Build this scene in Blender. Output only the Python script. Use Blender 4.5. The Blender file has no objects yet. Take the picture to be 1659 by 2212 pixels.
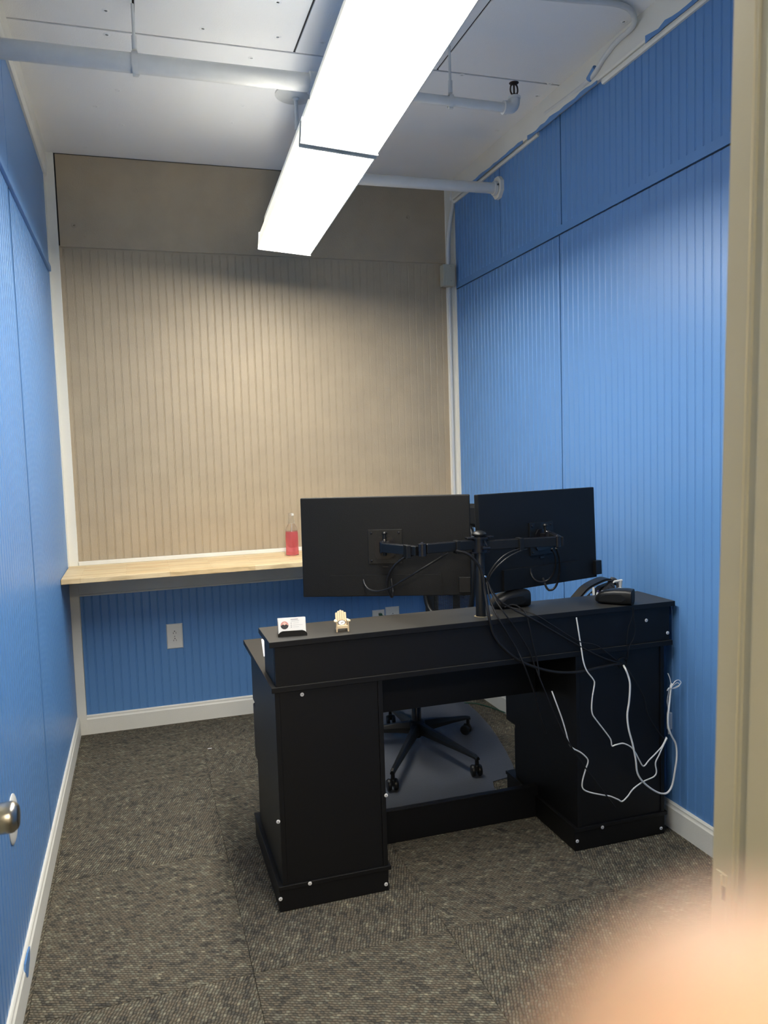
import bpy, bmesh, math, random
from mathutils import Vector, Matrix
random.seed(4)
S = bpy.context.scene
COL = S.collection

# ------------------------------------------------------------------ camera
CAM = Vector((0.0, 0.0, 1.4859))
FPX = 1689.4                                   # focal length in pixels of the 1659 px wide frame
RT = Vector((0.95342258, -0.30000963, -0.03129865))
UP = Vector((0.05325367, 0.06528417, 0.99644469))
FW = Vector((0.2968997, 0.95169964, -0.07822002))
cd = bpy.data.cameras.new('camera')
cam = bpy.data.objects.new('camera', cd)
COL.objects.link(cam)
cam.matrix_world = Matrix((
    (RT.x, UP.x, -FW.x, CAM.x), (RT.y, UP.y, -FW.y, CAM.y), (RT.z, UP.z, -FW.z, CAM.z), (0, 0, 0, 1)))
cd.sensor_fit = 'HORIZONTAL'
cd.sensor_width = 36.0
cd.lens = FPX / 1659.0 * 36.0
cd.clip_start = 0.004
cd.clip_end = 60
cd.dof.use_dof = True
cd.dof.focus_distance = 3.0
cd.dof.aperture_fstop = 8.1                    # 4.5 mm pupil, like a phone
S.camera = cam
S.view_settings.view_transform = 'Standard'
S.view_settings.look = 'None'
S.view_settings.gamma = 1
S.view_settings.use_curve_mapping = False
S.view_settings.exposure = 1.38
w = bpy.data.worlds.new('world')
S.world = w
w.use_nodes = True
w.node_tree.nodes['Background'].inputs[0].default_value = (0.5, 0.55, 0.6, 1)
w.node_tree.nodes['Background'].inputs[1].default_value = 0.05

LENS_BOTTOM = 17.5      # emission of the room lamps' lenses
LENS_SIDE = 0.36        # the left flank, seen from the door
FILL_RIGHT = 3.2        # unseen right flank, glow added to brighten the upper right wall
LENS_SHOULDER = 15.0
HALL_LENS = 24.0


def at(px, py, ax, val):
    """point where the sight line of a measured photo pixel meets a plane of the room"""
    d = RT * ((px - 829.5) / FPX) - UP * ((py - 1106.0) / FPX) + FW
    i = 'xyz'.index(ax)
    return CAM + d * ((val - CAM[i]) / d[i])


# ------------------------------------------------------------------ materials
def srgb(r, g, b):
    f = lambda c: (c / 255 / 12.92) if c / 255 <= 0.04045 else ((c / 255 + 0.055) / 1.055) ** 2.4
    return (f(r), f(g), f(b), 1)


class N:
    """tiny node helper"""
    def __init__(s, name):
        s.m = bpy.data.materials.new(name)
        s.m.use_nodes = True
        s.t = s.m.node_tree
        s.b = s.t.nodes['Principled BSDF']
        s.out = s.t.nodes['Material Output']

    def n(s, typ, **kw):
        nd = s.t.nodes.new(typ)
        for k, v in kw.items():
            if k.startswith('i_'):
                key = k[2:]
                nd.inputs[int(key) if key.isdigit() else key].default_value = v
            else:
                setattr(nd, k, v)
        return nd

    def l(s, a, b):
        s.t.links.new(a, b)


def plain(name, col, rough=0.5, metal=0.0, bump=0.0, bscale=200.0, var=0.0, vscale=3.0, spec=0.5, emit=None, coat=0.0, stretch=None):
    k = N(name)
    k.b.inputs['Base Color'].default_value = col
    k.b.inputs['Roughness'].default_value = rough
    k.b.inputs['Metallic'].default_value = metal
    k.b.inputs['Specular IOR Level'].default_value = spec
    k.b.inputs['Coat Weight'].default_value = coat
    tc = k.n('ShaderNodeTexCoord')
    src = tc.outputs['Object']
    if stretch:
        mp = k.n('ShaderNodeMapping')
        mp.inputs['Scale'].default_value = stretch
        k.l(src, mp.inputs[0])
        src = mp.outputs[0]
    nz = k.n('ShaderNodeTexNoise')
    nz.inputs['Scale'].default_value = vscale
    nz.inputs['Detail'].default_value = 5
    k.l(src, nz.inputs['Vector'])
    if var > 0:
        mx = k.n('ShaderNodeMix', data_type='RGBA')
        mx.inputs[6].default_value = tuple(c * (1 - var) for c in col[:3]) + (1,)
        mx.inputs[7].default_value = tuple(min(1, c * (1 + var)) for c in col[:3]) + (1,)
        k.l(nz.outputs['Fac'], mx.inputs[0])
        k.l(mx.outputs[2], k.b.inputs['Base Color'])
    if bump > 0:
        n2 = k.n('ShaderNodeTexNoise')
        n2.inputs['Scale'].default_value = bscale
        n2.inputs['Detail'].default_value = 3
        k.l(src, n2.inputs['Vector'])
        bp = k.n('ShaderNodeBump')
        bp.inputs['Strength'].default_value = bump
        bp.inputs['Distance'].default_value = 0.002
        k.l(n2.outputs['Fac'], bp.inputs['Height'])
        k.l(bp.outputs[0], k.b.inputs['Normal'])
    if emit:
        k.b.inputs['Emission Color'].default_value = emit[0]
        k.b.inputs['Emission Strength'].default_value = emit[1]
    return k.m


BLUE = (0.098, 0.235, 0.495, 1)
M = {}
M['blue'] = plain('blue_paint', BLUE, 0.36, bump=0.25, bscale=260, var=0.04, vscale=2.5, spec=0.5)
M['white_paint'] = plain('white_paint', (0.70, 0.69, 0.63, 1), 0.45, bump=0.2, bscale=150, var=0.06, vscale=6)
M['ceiling'] = plain('ceiling_paint', (0.82, 0.825, 0.82, 1), 0.7, bump=0.35, bscale=160, var=0.03)
M['jamb'] = plain('cream_jamb_paint', (0.44, 0.415, 0.30, 1), 0.4, bump=0.15, bscale=120, var=0.05)
M['dark_gap'] = plain('dark_gap', (0.03, 0.03, 0.03, 1), 0.9)
M['pipe'] = plain('pipe_paint', (0.60, 0.61, 0.60, 1), 0.4, bump=0.3, bscale=90, var=0.08, vscale=18)
M['box_beige'] = plain('box_beige', (0.42, 0.41, 0.33, 1), 0.5, var=0.04)
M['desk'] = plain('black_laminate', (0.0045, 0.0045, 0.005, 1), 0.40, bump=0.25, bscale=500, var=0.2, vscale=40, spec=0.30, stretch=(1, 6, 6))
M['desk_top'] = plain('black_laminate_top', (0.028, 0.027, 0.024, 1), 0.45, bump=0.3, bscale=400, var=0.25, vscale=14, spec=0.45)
M['plastic'] = plain('black_plastic', (0.005, 0.0055, 0.006, 1), 0.40, bump=0.15, bscale=600, spec=0.35)
M['plastic_matte'] = plain('black_matte_plastic', (0.006, 0.0065, 0.007, 1), 0.5, bump=0.3, bscale=500, var=0.15, vscale=9, spec=0.22)
M['gloss'] = plain('black_gloss_metal', (0.006, 0.006, 0.008, 1), 0.30, spec=0.45)
M['rubber'] = plain('black_cable', (0.007, 0.007, 0.008, 1), 0.45, spec=0.35)
M['white_cable'] = plain('white_cable', (0.72, 0.72, 0.70, 1), 0.4)
M['green_cable'] = plain('dark_green_cable', (0.01, 0.07, 0.04, 1), 0.4)
M['grey_cable'] = plain('grey_adapter', (0.35, 0.37, 0.40, 1), 0.45)
M['plate'] = plain('white_plate', (0.66, 0.66, 0.63, 1), 0.3, spec=0.5)
M['slot'] = plain('slot_black', (0.01, 0.01, 0.01, 1), 0.6)
M['screw'] = plain('screw_cover_white', (0.62, 0.62, 0.62, 1), 0.4)
M['screw_dark'] = plain('screw_recess_grey', (0.22, 0.22, 0.23, 1), 0.4)
M['nickel'] = plain('brushed_nickel', (0.38, 0.36, 0.32, 1), 0.26, metal=1.0, bump=0.1, bscale=80, stretch=(1, 30, 30))
M['chrome'] = plain('bright_screw', (0.75, 0.75, 0.75, 1), 0.2, metal=1.0)
M['sprink'] = plain('dark_bronze', (0.05, 0.035, 0.03, 1), 0.45, metal=0.6)
M['fixture'] = plain('fixture_white', (0.72, 0.71, 0.66, 1), 0.4)
M['cap'] = plain('fixture_end_white', (0.62, 0.62, 0.58, 1), 0.45)
M['lens'] = plain('lamp_lens', (0.9, 0.9, 0.85, 1), 0.5, emit=((1.0, 0.955, 0.86, 1), LENS_BOTTOM))
M['lens_side'] = plain('lamp_lens_side', (0.8, 0.8, 0.72, 1), 0.5, emit=((1.0, 0.93, 0.72, 1), LENS_SIDE))
M['fill_right'] = plain('lamp_fill_right', (0.8, 0.8, 0.72, 1), 0.5, emit=((1.0, 0.955, 0.86, 1), FILL_RIGHT))
M['lens_top'] = plain('lamp_lens_shoulder', (0.8, 0.8, 0.72, 1), 0.5, emit=((1.0, 0.955, 0.86, 1), LENS_SHOULDER))
M['hall_lens'] = plain('hall_lamp_lens', (0.9, 0.9, 0.85, 1), 0.5, emit=((1.0, 0.86, 0.66, 1), HALL_LENS))
M['pine'] = plain('light_pine', (0.72, 0.55, 0.34, 1), 0.6, var=0.12, vscale=60, stretch=(1, 1, 0.15))
M['card'] = plain('card_white', (0.75, 0.74, 0.72, 1), 0.5)
M['ink'] = plain('ink_grey', (0.18, 0.18, 0.20, 1), 0.6)
M['ink_light'] = plain('ink_pale', (0.48, 0.48, 0.47, 1), 0.6)
M['portrait_bg'] = plain('portrait_pink', (0.60, 0.28, 0.24, 1), 0.6)
M['portrait_face'] = plain('portrait_face', (0.70, 0.45, 0.36, 1), 0.6)
M['portrait_dark'] = plain('portrait_dark', (0.02, 0.02, 0.025, 1), 0.6)
M['raw_wood'] = plain('raw_chipboard', (0.30, 0.24, 0.14, 1), 0.8, bump=0.5, bscale=300, var=0.2, vscale=120)
M['paper'] = plain('paper', (0.80, 0.80, 0.82, 1), 0.6)
M['pen_blue'] = plain('pen_blue', (0.10, 0.22, 0.50, 1), 0.4)
M['pen_teal'] = plain('pen_teal', (0.02, 0.30, 0.24, 1), 0.4)
M['pen_red'] = plain('pen_red', (0.30, 0.02, 0.05, 1), 0.4)
M['pen_purple'] = plain('pen_dark', (0.03, 0.02, 0.08, 1), 0.4)
M['key_grey'] = plain('phone_grey', (0.07, 0.07, 0.075, 1), 0.5)
M['hall_wall'] = plain('hall_wall', (0.60, 0.55, 0.45, 1), 0.6, var=0.03)


def tan_paint(name, scuff):
    k = N(name)
    tc = k.n('ShaderNodeTexCoord')
    nz = k.n('ShaderNodeTexNoise')
    nz.inputs['Scale'].default_value = 7
    nz.inputs['Detail'].default_value = 8
    k.l(tc.outputs['Object'], nz.inputs['Vector'])
    cr = k.n('ShaderNodeValToRGB')
    cr.color_ramp.elements[0].position = 0.28
    cr.color_ramp.elements[0].color = (0.352, 0.284, 0.194, 1)
    cr.color_ramp.elements[1].position = 0.62
    cr.color_ramp.elements[1].color = (0.388, 0.314, 0.214, 1)
    k.l(nz.outputs['Fac'], cr.inputs[0])
    # small dark specks and scuffs
    n2 = k.n('ShaderNodeTexNoise')
    n2.inputs['Scale'].default_value = 45
    n2.inputs['Detail'].default_value = 6
    n2.inputs['Roughness'].default_value = 0.7
    k.l(tc.outputs['Object'], n2.inputs['Vector'])
    r2 = k.n('ShaderNodeValToRGB')
    r2.color_ramp.elements[0].position = 0.66
    r2.color_ramp.elements[0].color = (0, 0, 0, 1)
    r2.color_ramp.elements[1].position = 0.74
    r2.color_ramp.elements[1].color = (1, 1, 1, 1)
    k.l(n2.outputs['Fac'], r2.inputs[0])
    mm = k.n('ShaderNodeMath', operation='MULTIPLY')
    mm.inputs[1].default_value = scuff
    k.l(r2.outputs[0], mm.inputs[0])
    mx = k.n('ShaderNodeMix', data_type='RGBA')
    mx.inputs[7].default_value = (0.20, 0.15, 0.10, 1)
    k.l(mm.outputs[0], mx.inputs[0])
    k.l(cr.outputs[0], mx.inputs[6])
    k.l(mx.outputs[2], k.b.inputs['Base Color'])
    k.b.inputs['Roughness'].default_value = 0.55
    n3 = k.n('ShaderNodeTexNoise')
    n3.inputs['Scale'].default_value = 170
    k.l(tc.outputs['Object'], n3.inputs['Vector'])
    bp = k.n('ShaderNodeBump')
    bp.inputs['Strength'].default_value = 0.45
    bp.inputs['Distance'].default_value = 0.002
    k.l(n3.outputs['Fac'], bp.inputs['Height'])
    k.l(bp.outputs[0], k.b.inputs['Normal'])
    return k.m


M['tan'] = tan_paint('tan_paint', 0.35)


def carpet_mat(name, turned):
    """loop pile: short loops in rows, each row shifted, yarn colours mixed"""
    k = N(name)
    tc = k.n('ShaderNodeTexCoord')
    # slight wobble so that rows are not ruler straight
    wob = k.n('ShaderNodeTexNoise')
    wob.inputs['Scale'].default_value = 42
    k.l(tc.outputs['Object'], wob.inputs['Vector'])
    ws = k.n('ShaderNodeVectorMath', operation='SCALE')
    ws.inputs['Scale'].default_value = 0.010
    k.l(wob.outputs['Color'], ws.inputs[0])
    ad = k.n('ShaderNodeVectorMath', operation='ADD')
    k.l(tc.outputs['Object'], ad.inputs[0])
    k.l(ws.outputs[0], ad.inputs[1])
    sp = k.n('ShaderNodeSeparateXYZ')
    k.l(ad.outputs[0], sp.inputs[0])
    u, v = (sp.outputs[1], sp.outputs[0]) if turned else (sp.outputs[0], sp.outputs[1])
    PU, PV = 0.0120, 0.0098

    def math_(op, a, b=None):
        nd = k.n('ShaderNodeMath', operation=op)
        for i, q in enumerate((a, b)):
            if q is None:
                continue
            if isinstance(q, (int, float)):
                nd.inputs[i].default_value = q
            else:
                k.l(q, nd.inputs[i])
        return nd.outputs[0]
    v = math_('ADD', v, math_('MULTIPLY', u, -0.38 if turned else 0.38))
    vv = math_('DIVIDE', v, PV)
    row = math_('FLOOR', vv)
    uu = math_('ADD', math_('DIVIDE', u, PU), math_('MULTIPLY', row, 0.40))
    cell = math_('FLOOR', uu)
    hu = math_('SINE', math_('MULTIPLY', math_('FRACT', uu), math.pi))
    hv = math_('SINE', math_('MULTIPLY', math_('FRACT', vv), math.pi))
    h = math_('MULTIPLY', math_('POWER', hv, 0.7), math_('ADD', math_('MULTIPLY', hu, 0.62), 0.38))
    cb = k.n('ShaderNodeCombineXYZ')
    k.l(cell, cb.inputs[0])
    k.l(row, cb.inputs[1])
    wn = k.n('ShaderNodeTexWhiteNoise', noise_dimensions='2D')
    k.l(cb.outputs[0], wn.inputs['Vector'])
    big = k.n('ShaderNodeTexNoise')
    big.inputs['Scale'].default_value = 16
    big.inputs['Detail'].default_value = 4
    oi = k.n('ShaderNodeObjectInfo')
    ofs = k.n('ShaderNodeVectorMath', operation='ADD')
    k.l(tc.outputs['Object'], ofs.inputs[0])
    k.l(oi.outputs['Location'], ofs.inputs[1])
    st = k.n('ShaderNodeMapping')
    st.inputs['Scale'].default_value = (1, 2.2, 1) if not turned else (2.2, 1, 1)
    k.l(ofs.outputs[0], st.inputs[0])
    k.l(st.outputs[0], big.inputs['Vector'])
    s = math_('ADD', math_('MULTIPLY', wn.outputs['Value'], 0.42), math_('MULTIPLY', big.outputs['Fac'], 0.78))
    cr = k.n('ShaderNodeValToRGB')
    e = cr.color_ramp.elements
    e[0].position = 0.2
    e[0].color = (0.045, 0.041, 0.036, 1)
    e[1].position = 0.95
    e[1].color = (0.35, 0.31, 0.215, 1)
    for pos, c in ((0.42, (0.100, 0.094, 0.078, 1)), (0.55, (0.155, 0.138, 0.104, 1)), (0.66, (0.165, 0.138, 0.100, 1)), (0.78, (0.185, 0.180, 0.138, 1))):
        q = e.new(pos)
        q.color = c
    k.l(s, cr.inputs[0])
    dk = k.n('ShaderNodeMix', data_type='RGBA', blend_type='MULTIPLY')
    dk.inputs[0].default_value = 1.0
    hm = k.n('ShaderNodeMapRange')
    hm.inputs['To Min'].default_value = 0.30
    hm.inputs['To Max'].default_value = 0.96
    k.l(h, hm.inputs[0])
    k.l(cr.outputs[0], dk.inputs[6])
    k.l(hm.outputs[0], dk.inputs[7])
    k.l(dk.outputs[2], k.b.inputs['Base Color'])
    k.b.inputs['Roughness'].default_value = 0.95
    k.b.inputs['Specular IOR Level'].default_value = 0.15
    bp = k.n('ShaderNodeBump')
    bp.inputs['Strength'].default_value = 0.9
    bp.inputs['Distance'].default_value = 0.004
    k.l(h, bp.inputs['Height'])
    k.l(bp.outputs[0], k.b.inputs['Normal'])
    return k.m


M['carpet_a'] = carpet_mat('carpet_rows', False)
M['carpet_b'] = carpet_mat('carpet_rows_turned', True)


def butcher():
    k = N('butcher_block')
    tc = k.n('ShaderNodeTexCoord')
    br = k.n('ShaderNodeTexBrick')
    br.inputs['Scale'].default_value = 1.0
    br.inputs['Brick Width'].default_value = 0.42
    br.inputs['Row Height'].default_value = 0.042
    br.inputs['Mortar Size'].default_value = 0.0006
    br.inputs['Color1'].default_value = (0.66, 0.47, 0.24, 1)
    br.inputs['Color2'].default_value = (0.74, 0.60, 0.37, 1)
    br.inputs['Mortar'].default_value = (0.45, 0.30, 0.15, 1)
    k.l(tc.outputs['Object'], br.inputs['Vector'])
    mp = k.n('ShaderNodeMapping')
    mp.inputs['Scale'].default_value = (2.5, 26, 10)
    k.l(tc.outputs['Object'], mp.inputs[0])
    nz = k.n('ShaderNodeTexNoise')
    nz.inputs['Scale'].default_value = 3
    nz.inputs['Detail'].default_value = 7
    nz.inputs['Distortion'].default_value = 0.8
    k.l(mp.outputs[0], nz.inputs['Vector'])
    cr = k.n('ShaderNodeValToRGB')
    cr.color_ramp.elements[0].position = 0.25
    cr.color_ramp.elements[0].color = (0.62, 0.58, 0.50, 1)
    cr.color_ramp.elements[1].position = 0.55
    cr.color_ramp.elements[1].color = (1, 1, 1, 1)
    k.l(nz.outputs['Fac'], cr.inputs[0])
    mx = k.n('ShaderNodeMix', data_type='RGBA', blend_type='MULTIPLY')
    mx.inputs[0].default_value = 1
    k.l(br.outputs['Color'], mx.inputs[6])
    k.l(cr.outputs[0], mx.inputs[7])
    k.l(mx.outputs[2], k.b.inputs['Base Color'])
    k.b.inputs['Roughness'].default_value = 0.45
    return k.m


M['butcher'] = butcher()


def mat_plastic():
    k = N('clear_mat_plastic')
    k.b.inputs['Base Color'].default_value = (0.12, 0.13, 0.15, 1)
    k.b.inputs['Roughness'].default_value = 0.38
    k.b.inputs['Specular IOR Level'].default_value = 0.8
    tc = k.n('ShaderNodeTexCoord')
    nz = k.n('ShaderNodeTexNoise')
    nz.inputs['Scale'].default_value = 160
    k.l(tc.outputs['Object'], nz.inputs['Vector'])
    bp = k.n('ShaderNodeBump')
    bp.inputs['Strength'].default_value = 0.5
    bp.inputs['Distance'].default_value = 0.002
    k.l(nz.outputs['Fac'], bp.inputs['Height'])
    k.l(bp.outputs[0], k.b.inputs['Normal'])
    tr = k.n('ShaderNodeBsdfTransparent')
    tr.inputs[0].default_value = (0.75, 0.78, 0.82, 1)
    ms = k.n('ShaderNodeMixShader')
    ms.inputs[0].default_value = 0.55
    k.l(tr.outputs[0], ms.inputs[1])
    k.l(k.b.outputs[0], ms.inputs[2])
    k.l(ms.outputs[0], k.out.inputs[0])
    return k.m


M['mat'] = mat_plastic()


def glassy(name, col, rough=0.05, ior=1.4, alpha=None):
    k = N(name)
    k.b.inputs['Base Color'].default_value = col
    k.b.inputs['Roughness'].default_value = rough
    k.b.inputs['IOR'].default_value = ior
    k.b.inputs['Transmission Weight'].default_value = 1.0
    return k.m


M['clear'] = glassy('clear_plastic', (0.93, 0.92, 0.90, 1), 0.06, 1.2)
M['frosted'] = glassy('frosted_plastic', (0.9, 0.9, 0.88, 1), 0.35, 1.3)
k_ = N('pink_liquid')
k_.b.inputs['Base Color'].default_value = (0.90, 0.22, 0.26, 1)
k_.b.inputs['Roughness'].default_value = 0.12
k_.b.inputs['Transmission Weight'].default_value = 0.75
k_.b.inputs['IOR'].default_value = 1.33
M['liquid'] = k_.m
k_ = N('skin')
k_.b.inputs['Base Color'].default_value = (0.60, 0.395, 0.275, 1)
k_.b.inputs['Roughness'].default_value = 0.5
k_.b.inputs['Subsurface Weight'].default_value = 0.35
k_.b.inputs['Subsurface Radius'].default_value = (1.0, 0.35, 0.2)
k_.b.inputs['Subsurface Scale'].default_value = 0.006
M['skin'] = k_.m


# ------------------------------------------------------------------ mesh helpers
def empty(name, loc, label=None, cat=None, group=None):
    o = bpy.data.objects.new(name, None)
    o.empty_display_size = 0.05
    COL.objects.link(o)
    o.location = loc
    tag(o, label, cat, group)
    return o


def tag(o, label=None, cat=None, group=None, kind=None):
    if label:
        o['label'] = label
    if cat:
        o['category'] = cat
    if group:
        o['group'] = group
    if kind:
        o['kind'] = kind
    return o


class MB:
    def __init__(s):
        s.v = []
        s.f = []
        s.smooth = []

    def add(s, vs, fs, smooth=False):
        o = len(s.v)
        s.v += [Vector(p) for p in vs]
        for f in fs:
            s.f.append([o + i for i in f])
            s.smooth.append(smooth)
        return s

    def box(s, a, b, bev=0.0, T=None):
        x0, x1 = sorted((a[0], b[0]))
        y0, y1 = sorted((a[1], b[1]))
        z0, z1 = sorted((a[2], b[2]))
        if bev > 0:
            bm = bmesh.new()
            bmesh.ops.create_cube(bm, size=1)
            for vv in bm.verts:
                vv.co = Vector(((x0 + x1) / 2 + vv.co.x * (x1 - x0), (y0 + y1) / 2 + vv.co.y * (y1 - y0), (z0 + z1) / 2 + vv.co.z * (z1 - z0)))
            bmesh.ops.bevel(bm, geom=bm.edges[:], offset=bev, segments=2, affect='EDGES', profile=0.5)
            bm.verts.index_update()
            vs = [vv.co.copy() for vv in bm.verts]
            fs = [[vv.index for vv in f.verts] for f in bm.faces]
            bm.free()
        else:
            vs = [Vector(p) for p in ((x0, y0, z0), (x1, y0, z0), (x1, y1, z0), (x0, y1, z0), (x0, y0, z1), (x1, y0, z1), (x1, y1, z1), (x0, y1, z1))]
            fs = [(0, 3, 2, 1), (4, 5, 6, 7), (0, 1, 5, 4), (1, 2, 6, 5), (2, 3, 7, 6), (3, 0, 4, 7)]
        if T is not None:
            vs = [T @ p for p in vs]
        return s.add(vs, fs)

    def prism(s, pts, axis, a, b, T=None, smooth=False):
        """polygon pts (2D) extruded along axis from a to b"""
        def p3(p, h):
            return {'x': (h, p[0], p[1]), 'y': (p[0], h, p[1]), 'z': (p[0], p[1], h)}[axis]
        n = len(pts)
        vs = [Vector(p3(p, a)) for p in pts] + [Vector(p3(p, b)) for p in pts]
        if T is not None:
            vs = [T @ p for p in vs]
        fs = [tuple(range(n))[::-1], tuple(range(n, 2 * n))] + [(i, (i + 1) % n, n + (i + 1) % n, n + i) for i in range(n)]
        return s.add(vs, fs, smooth)

    def tube(s, pts, r, seg=10, cap=True, radii=None):
        pts = [Vector(p) for p in pts]
        vs = []
        n = len(pts)
        t0 = (pts[1] - pts[0]).normalized()
        ref = Vector((0, 0, 1)) if abs(t0.z) < 0.9 else Vector((1, 0, 0))
        side = t0.cross(ref).normalized()
        for i, p in enumerate(pts):
            if i == 0:
                t = t0
            elif i == n - 1:
                t = (pts[i] - pts[i - 1]).normalized()
            else:
                t = ((pts[i] - pts[i - 1]).normalized() + (pts[i + 1] - pts[i]).normalized())
                t = t.normalized() if t.length > 1e-6 else (pts[i] - pts[i - 1]).normalized()
            side = (side - t * side.dot(t))
            side = side.normalized() if side.length > 1e-6 else t.orthogonal().normalized()
            up = t.cross(side)
            rr = radii[i] if radii else r
            for k in range(seg):
                a = 2 * math.pi * k / seg
                vs.append(p + side * math.cos(a) * rr + up * math.sin(a) * rr)
        fs = []
        for i in range(n - 1):
            for k in range(seg):
                fs.append((i * seg + k, i * seg + (k + 1) % seg, (i + 1) * seg + (k + 1) % seg, (i + 1) * seg + k))
        s.add(vs, fs, True)
        if cap:
            o = len(s.v) - len(vs)
            s.f.append([o + k for k in range(seg)][::-1])
            s.smooth.append(False)
            s.f.append([o + (n - 1) * seg + k for k in range(seg)])
            s.smooth.append(False)
        return s

    def lathe(s, prof, c=(0, 0, 0), axis=(0, 0, 1), seg=24, smooth=True):
        """prof: (radius, height) pairs turned about axis through c"""
        ax = Vector(axis).normalized()
        u = ax.orthogonal().normalized()
        v = ax.cross(u)
        c = Vector(c)
        vs = []
        for r, h in prof:
            for k in range(seg):
                a = 2 * math.pi * k / seg
                vs.append(c + ax * h + (u * math.cos(a) + v * math.sin(a)) * max(r, 1e-5))
        fs = []
        n = len(prof)
        for i in range(n - 1):
            for k in range(seg):
                fs.append((i * seg + k, i * seg + (k + 1) % seg, (i + 1) * seg + (k + 1) % seg, (i + 1) * seg + k))
        fs.append(tuple(range(seg))[::-1])
        fs.append(tuple((n - 1) * seg + k for k in range(seg)))
        return s.add(vs, fs, smooth)

    def build(s, name, mat, parent=None, keep=False):
        """link as ONE object; the origin goes to the centre of its base"""
        me = bpy.data.meshes.new(name)
        xs = [p.x for p in s.v]
        ys = [p.y for p in s.v]
        zs = [p.z for p in s.v]
        org = Vector(((min(xs) + max(xs)) / 2, (min(ys) + max(ys)) / 2, min(zs)))
        if keep:
            org = Vector((0, 0, 0))
        me.from_pydata([p - org for p in s.v], [], s.f)
        me.materials.append(M[mat] if isinstance(mat, str) else mat)
        for pl, sm in zip(me.polygons, s.smooth):
            pl.use_smooth = sm
        bm = bmesh.new()
        bm.from_mesh(me)
        bmesh.ops.recalc_face_normals(bm, faces=bm.faces)
        bm.to_mesh(me)
        bm.free()
        me.update()
        if any(s.smooth):
            try:
                me.set_sharp_from_angle(angle=math.radians(40))
            except Exception:
                pass
        o = bpy.data.objects.new(name, me)
        COL.objects.link(o)
        if parent is not None:
            o.parent = parent
            wp = WORLD.get(parent.name, Vector((0, 0, 0)))
            o.location = org - wp
        else:
            o.location = org
        WORLD[o.name] = org.copy()
        return o


WORLD = {}
_empty0 = empty


def empty(name, loc, label=None, cat=None, group=None):
    o = _empty0(name, loc, label, cat, group)
    WORLD[o.name] = Vector(loc)
    return o


def smooth_path(pts, n=8):
    """Catmull-Rom through the points"""
    P = [Vector(p) for p in pts]
    P = [P[0] * 2 - P[1]] + P + [P[-1] * 2 - P[-2]]
    out = []
    for i in range(1, len(P) - 2):
        a, b, c, d = P[i - 1:i + 3]
        for k in range(n):
            t = k / n
            out.append(0.5 * ((2 * b) + (c - a) * t + (2 * a - 5 * b + 4 * c - d) * t * t + (3 * b - a - 3 * c + d) * t ** 3))
    out.append(P[-2])
    return out


# ------------------------------------------------------------------ the room
XL, XR, YB, H = -0.3836, 1.8961, 4.50, 3.079
YW = 0.62                      # room side of the door wall: 0.757
WALLY = 0.757


def struct(name, mb, mat, keep=False):
    o = mb.build(name, mat, keep=keep)
    o['kind'] = 'structure'
    return o


fl = struct('floor', MB().box((XL - 0.15, -2.2, -0.06), (XR + 0.4, YB + 0.2, -0.006)), 'dark_gap')
tile_meshes = {}
random.seed(7)
for i in range(-2, 4):
    for j in range(-8, 2):
        x0, x1 = 0.24 + i * 0.60, 0.24 + (i + 1) * 0.60
        y0, y1 = 3.62 + j * 0.727, 3.62 + (j + 1) * 0.727
        x0c, x1c = max(x0, XL), min(x1, XR)
        y0c, y1c = max(y0, -2.2), min(y1, YB)
        if x1c - x0c < 0.02 or y1c - y0c < 0.02:
            continue
        turned = (i + j) % 2 == 0
        g = 0.0006
        dz = random.uniform(-0.0006, 0.0006)
        mb = MB().box((x0c + g, y0c + g, -0.006), (x1c - g, y1c - g, dz), bev=0.0012)
        mb.build('carpet_tile', 'carpet_b' if turned else 'carpet_a', fl)

ceil = struct('ceiling', MB().box((XL - 0.15, WALLY - 0.14, H + 0.006), (XR + 0.15, YB + 0.2, H + 0.08)), 'dark_gap')
for a, b in (((XL, 3.205), (XR, YB)),
             ((XL, 0.757), (0.066, 3.195)), ((0.074, 0.757), (0.678, 3.195)), ((0.686, 0.757), (1.29, 3.195)), ((1.298, 0.757), (XR, 3.195))):
    MB().box((a[0], a[1], H), (b[0], b[1], H + 0.008), bev=0.002).build('ceiling_panel', 'ceiling', ceil)
# nail dimples painted over
for px, py in ((228, 23), (230, 75), (255, 195), (207, 230), (263, 270), (182, 318), (543, 125), (524, 228), (500, 265), (500, 350), (600, 80), (696, 92), (1348, 47), (998, 162), (1188, 180), (1160, 207), (1075, 282), (1005, 343), (600, 5), (438, 62)):
    p = at(px, py, 'z', H)
    MB().lathe([(0.014, 0), (0.011, -0.0012), (0.006, -0.0014), (0.004, 0.0005)], p, seg=12).build('nail_dimple', 'ceiling', ceil)


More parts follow.
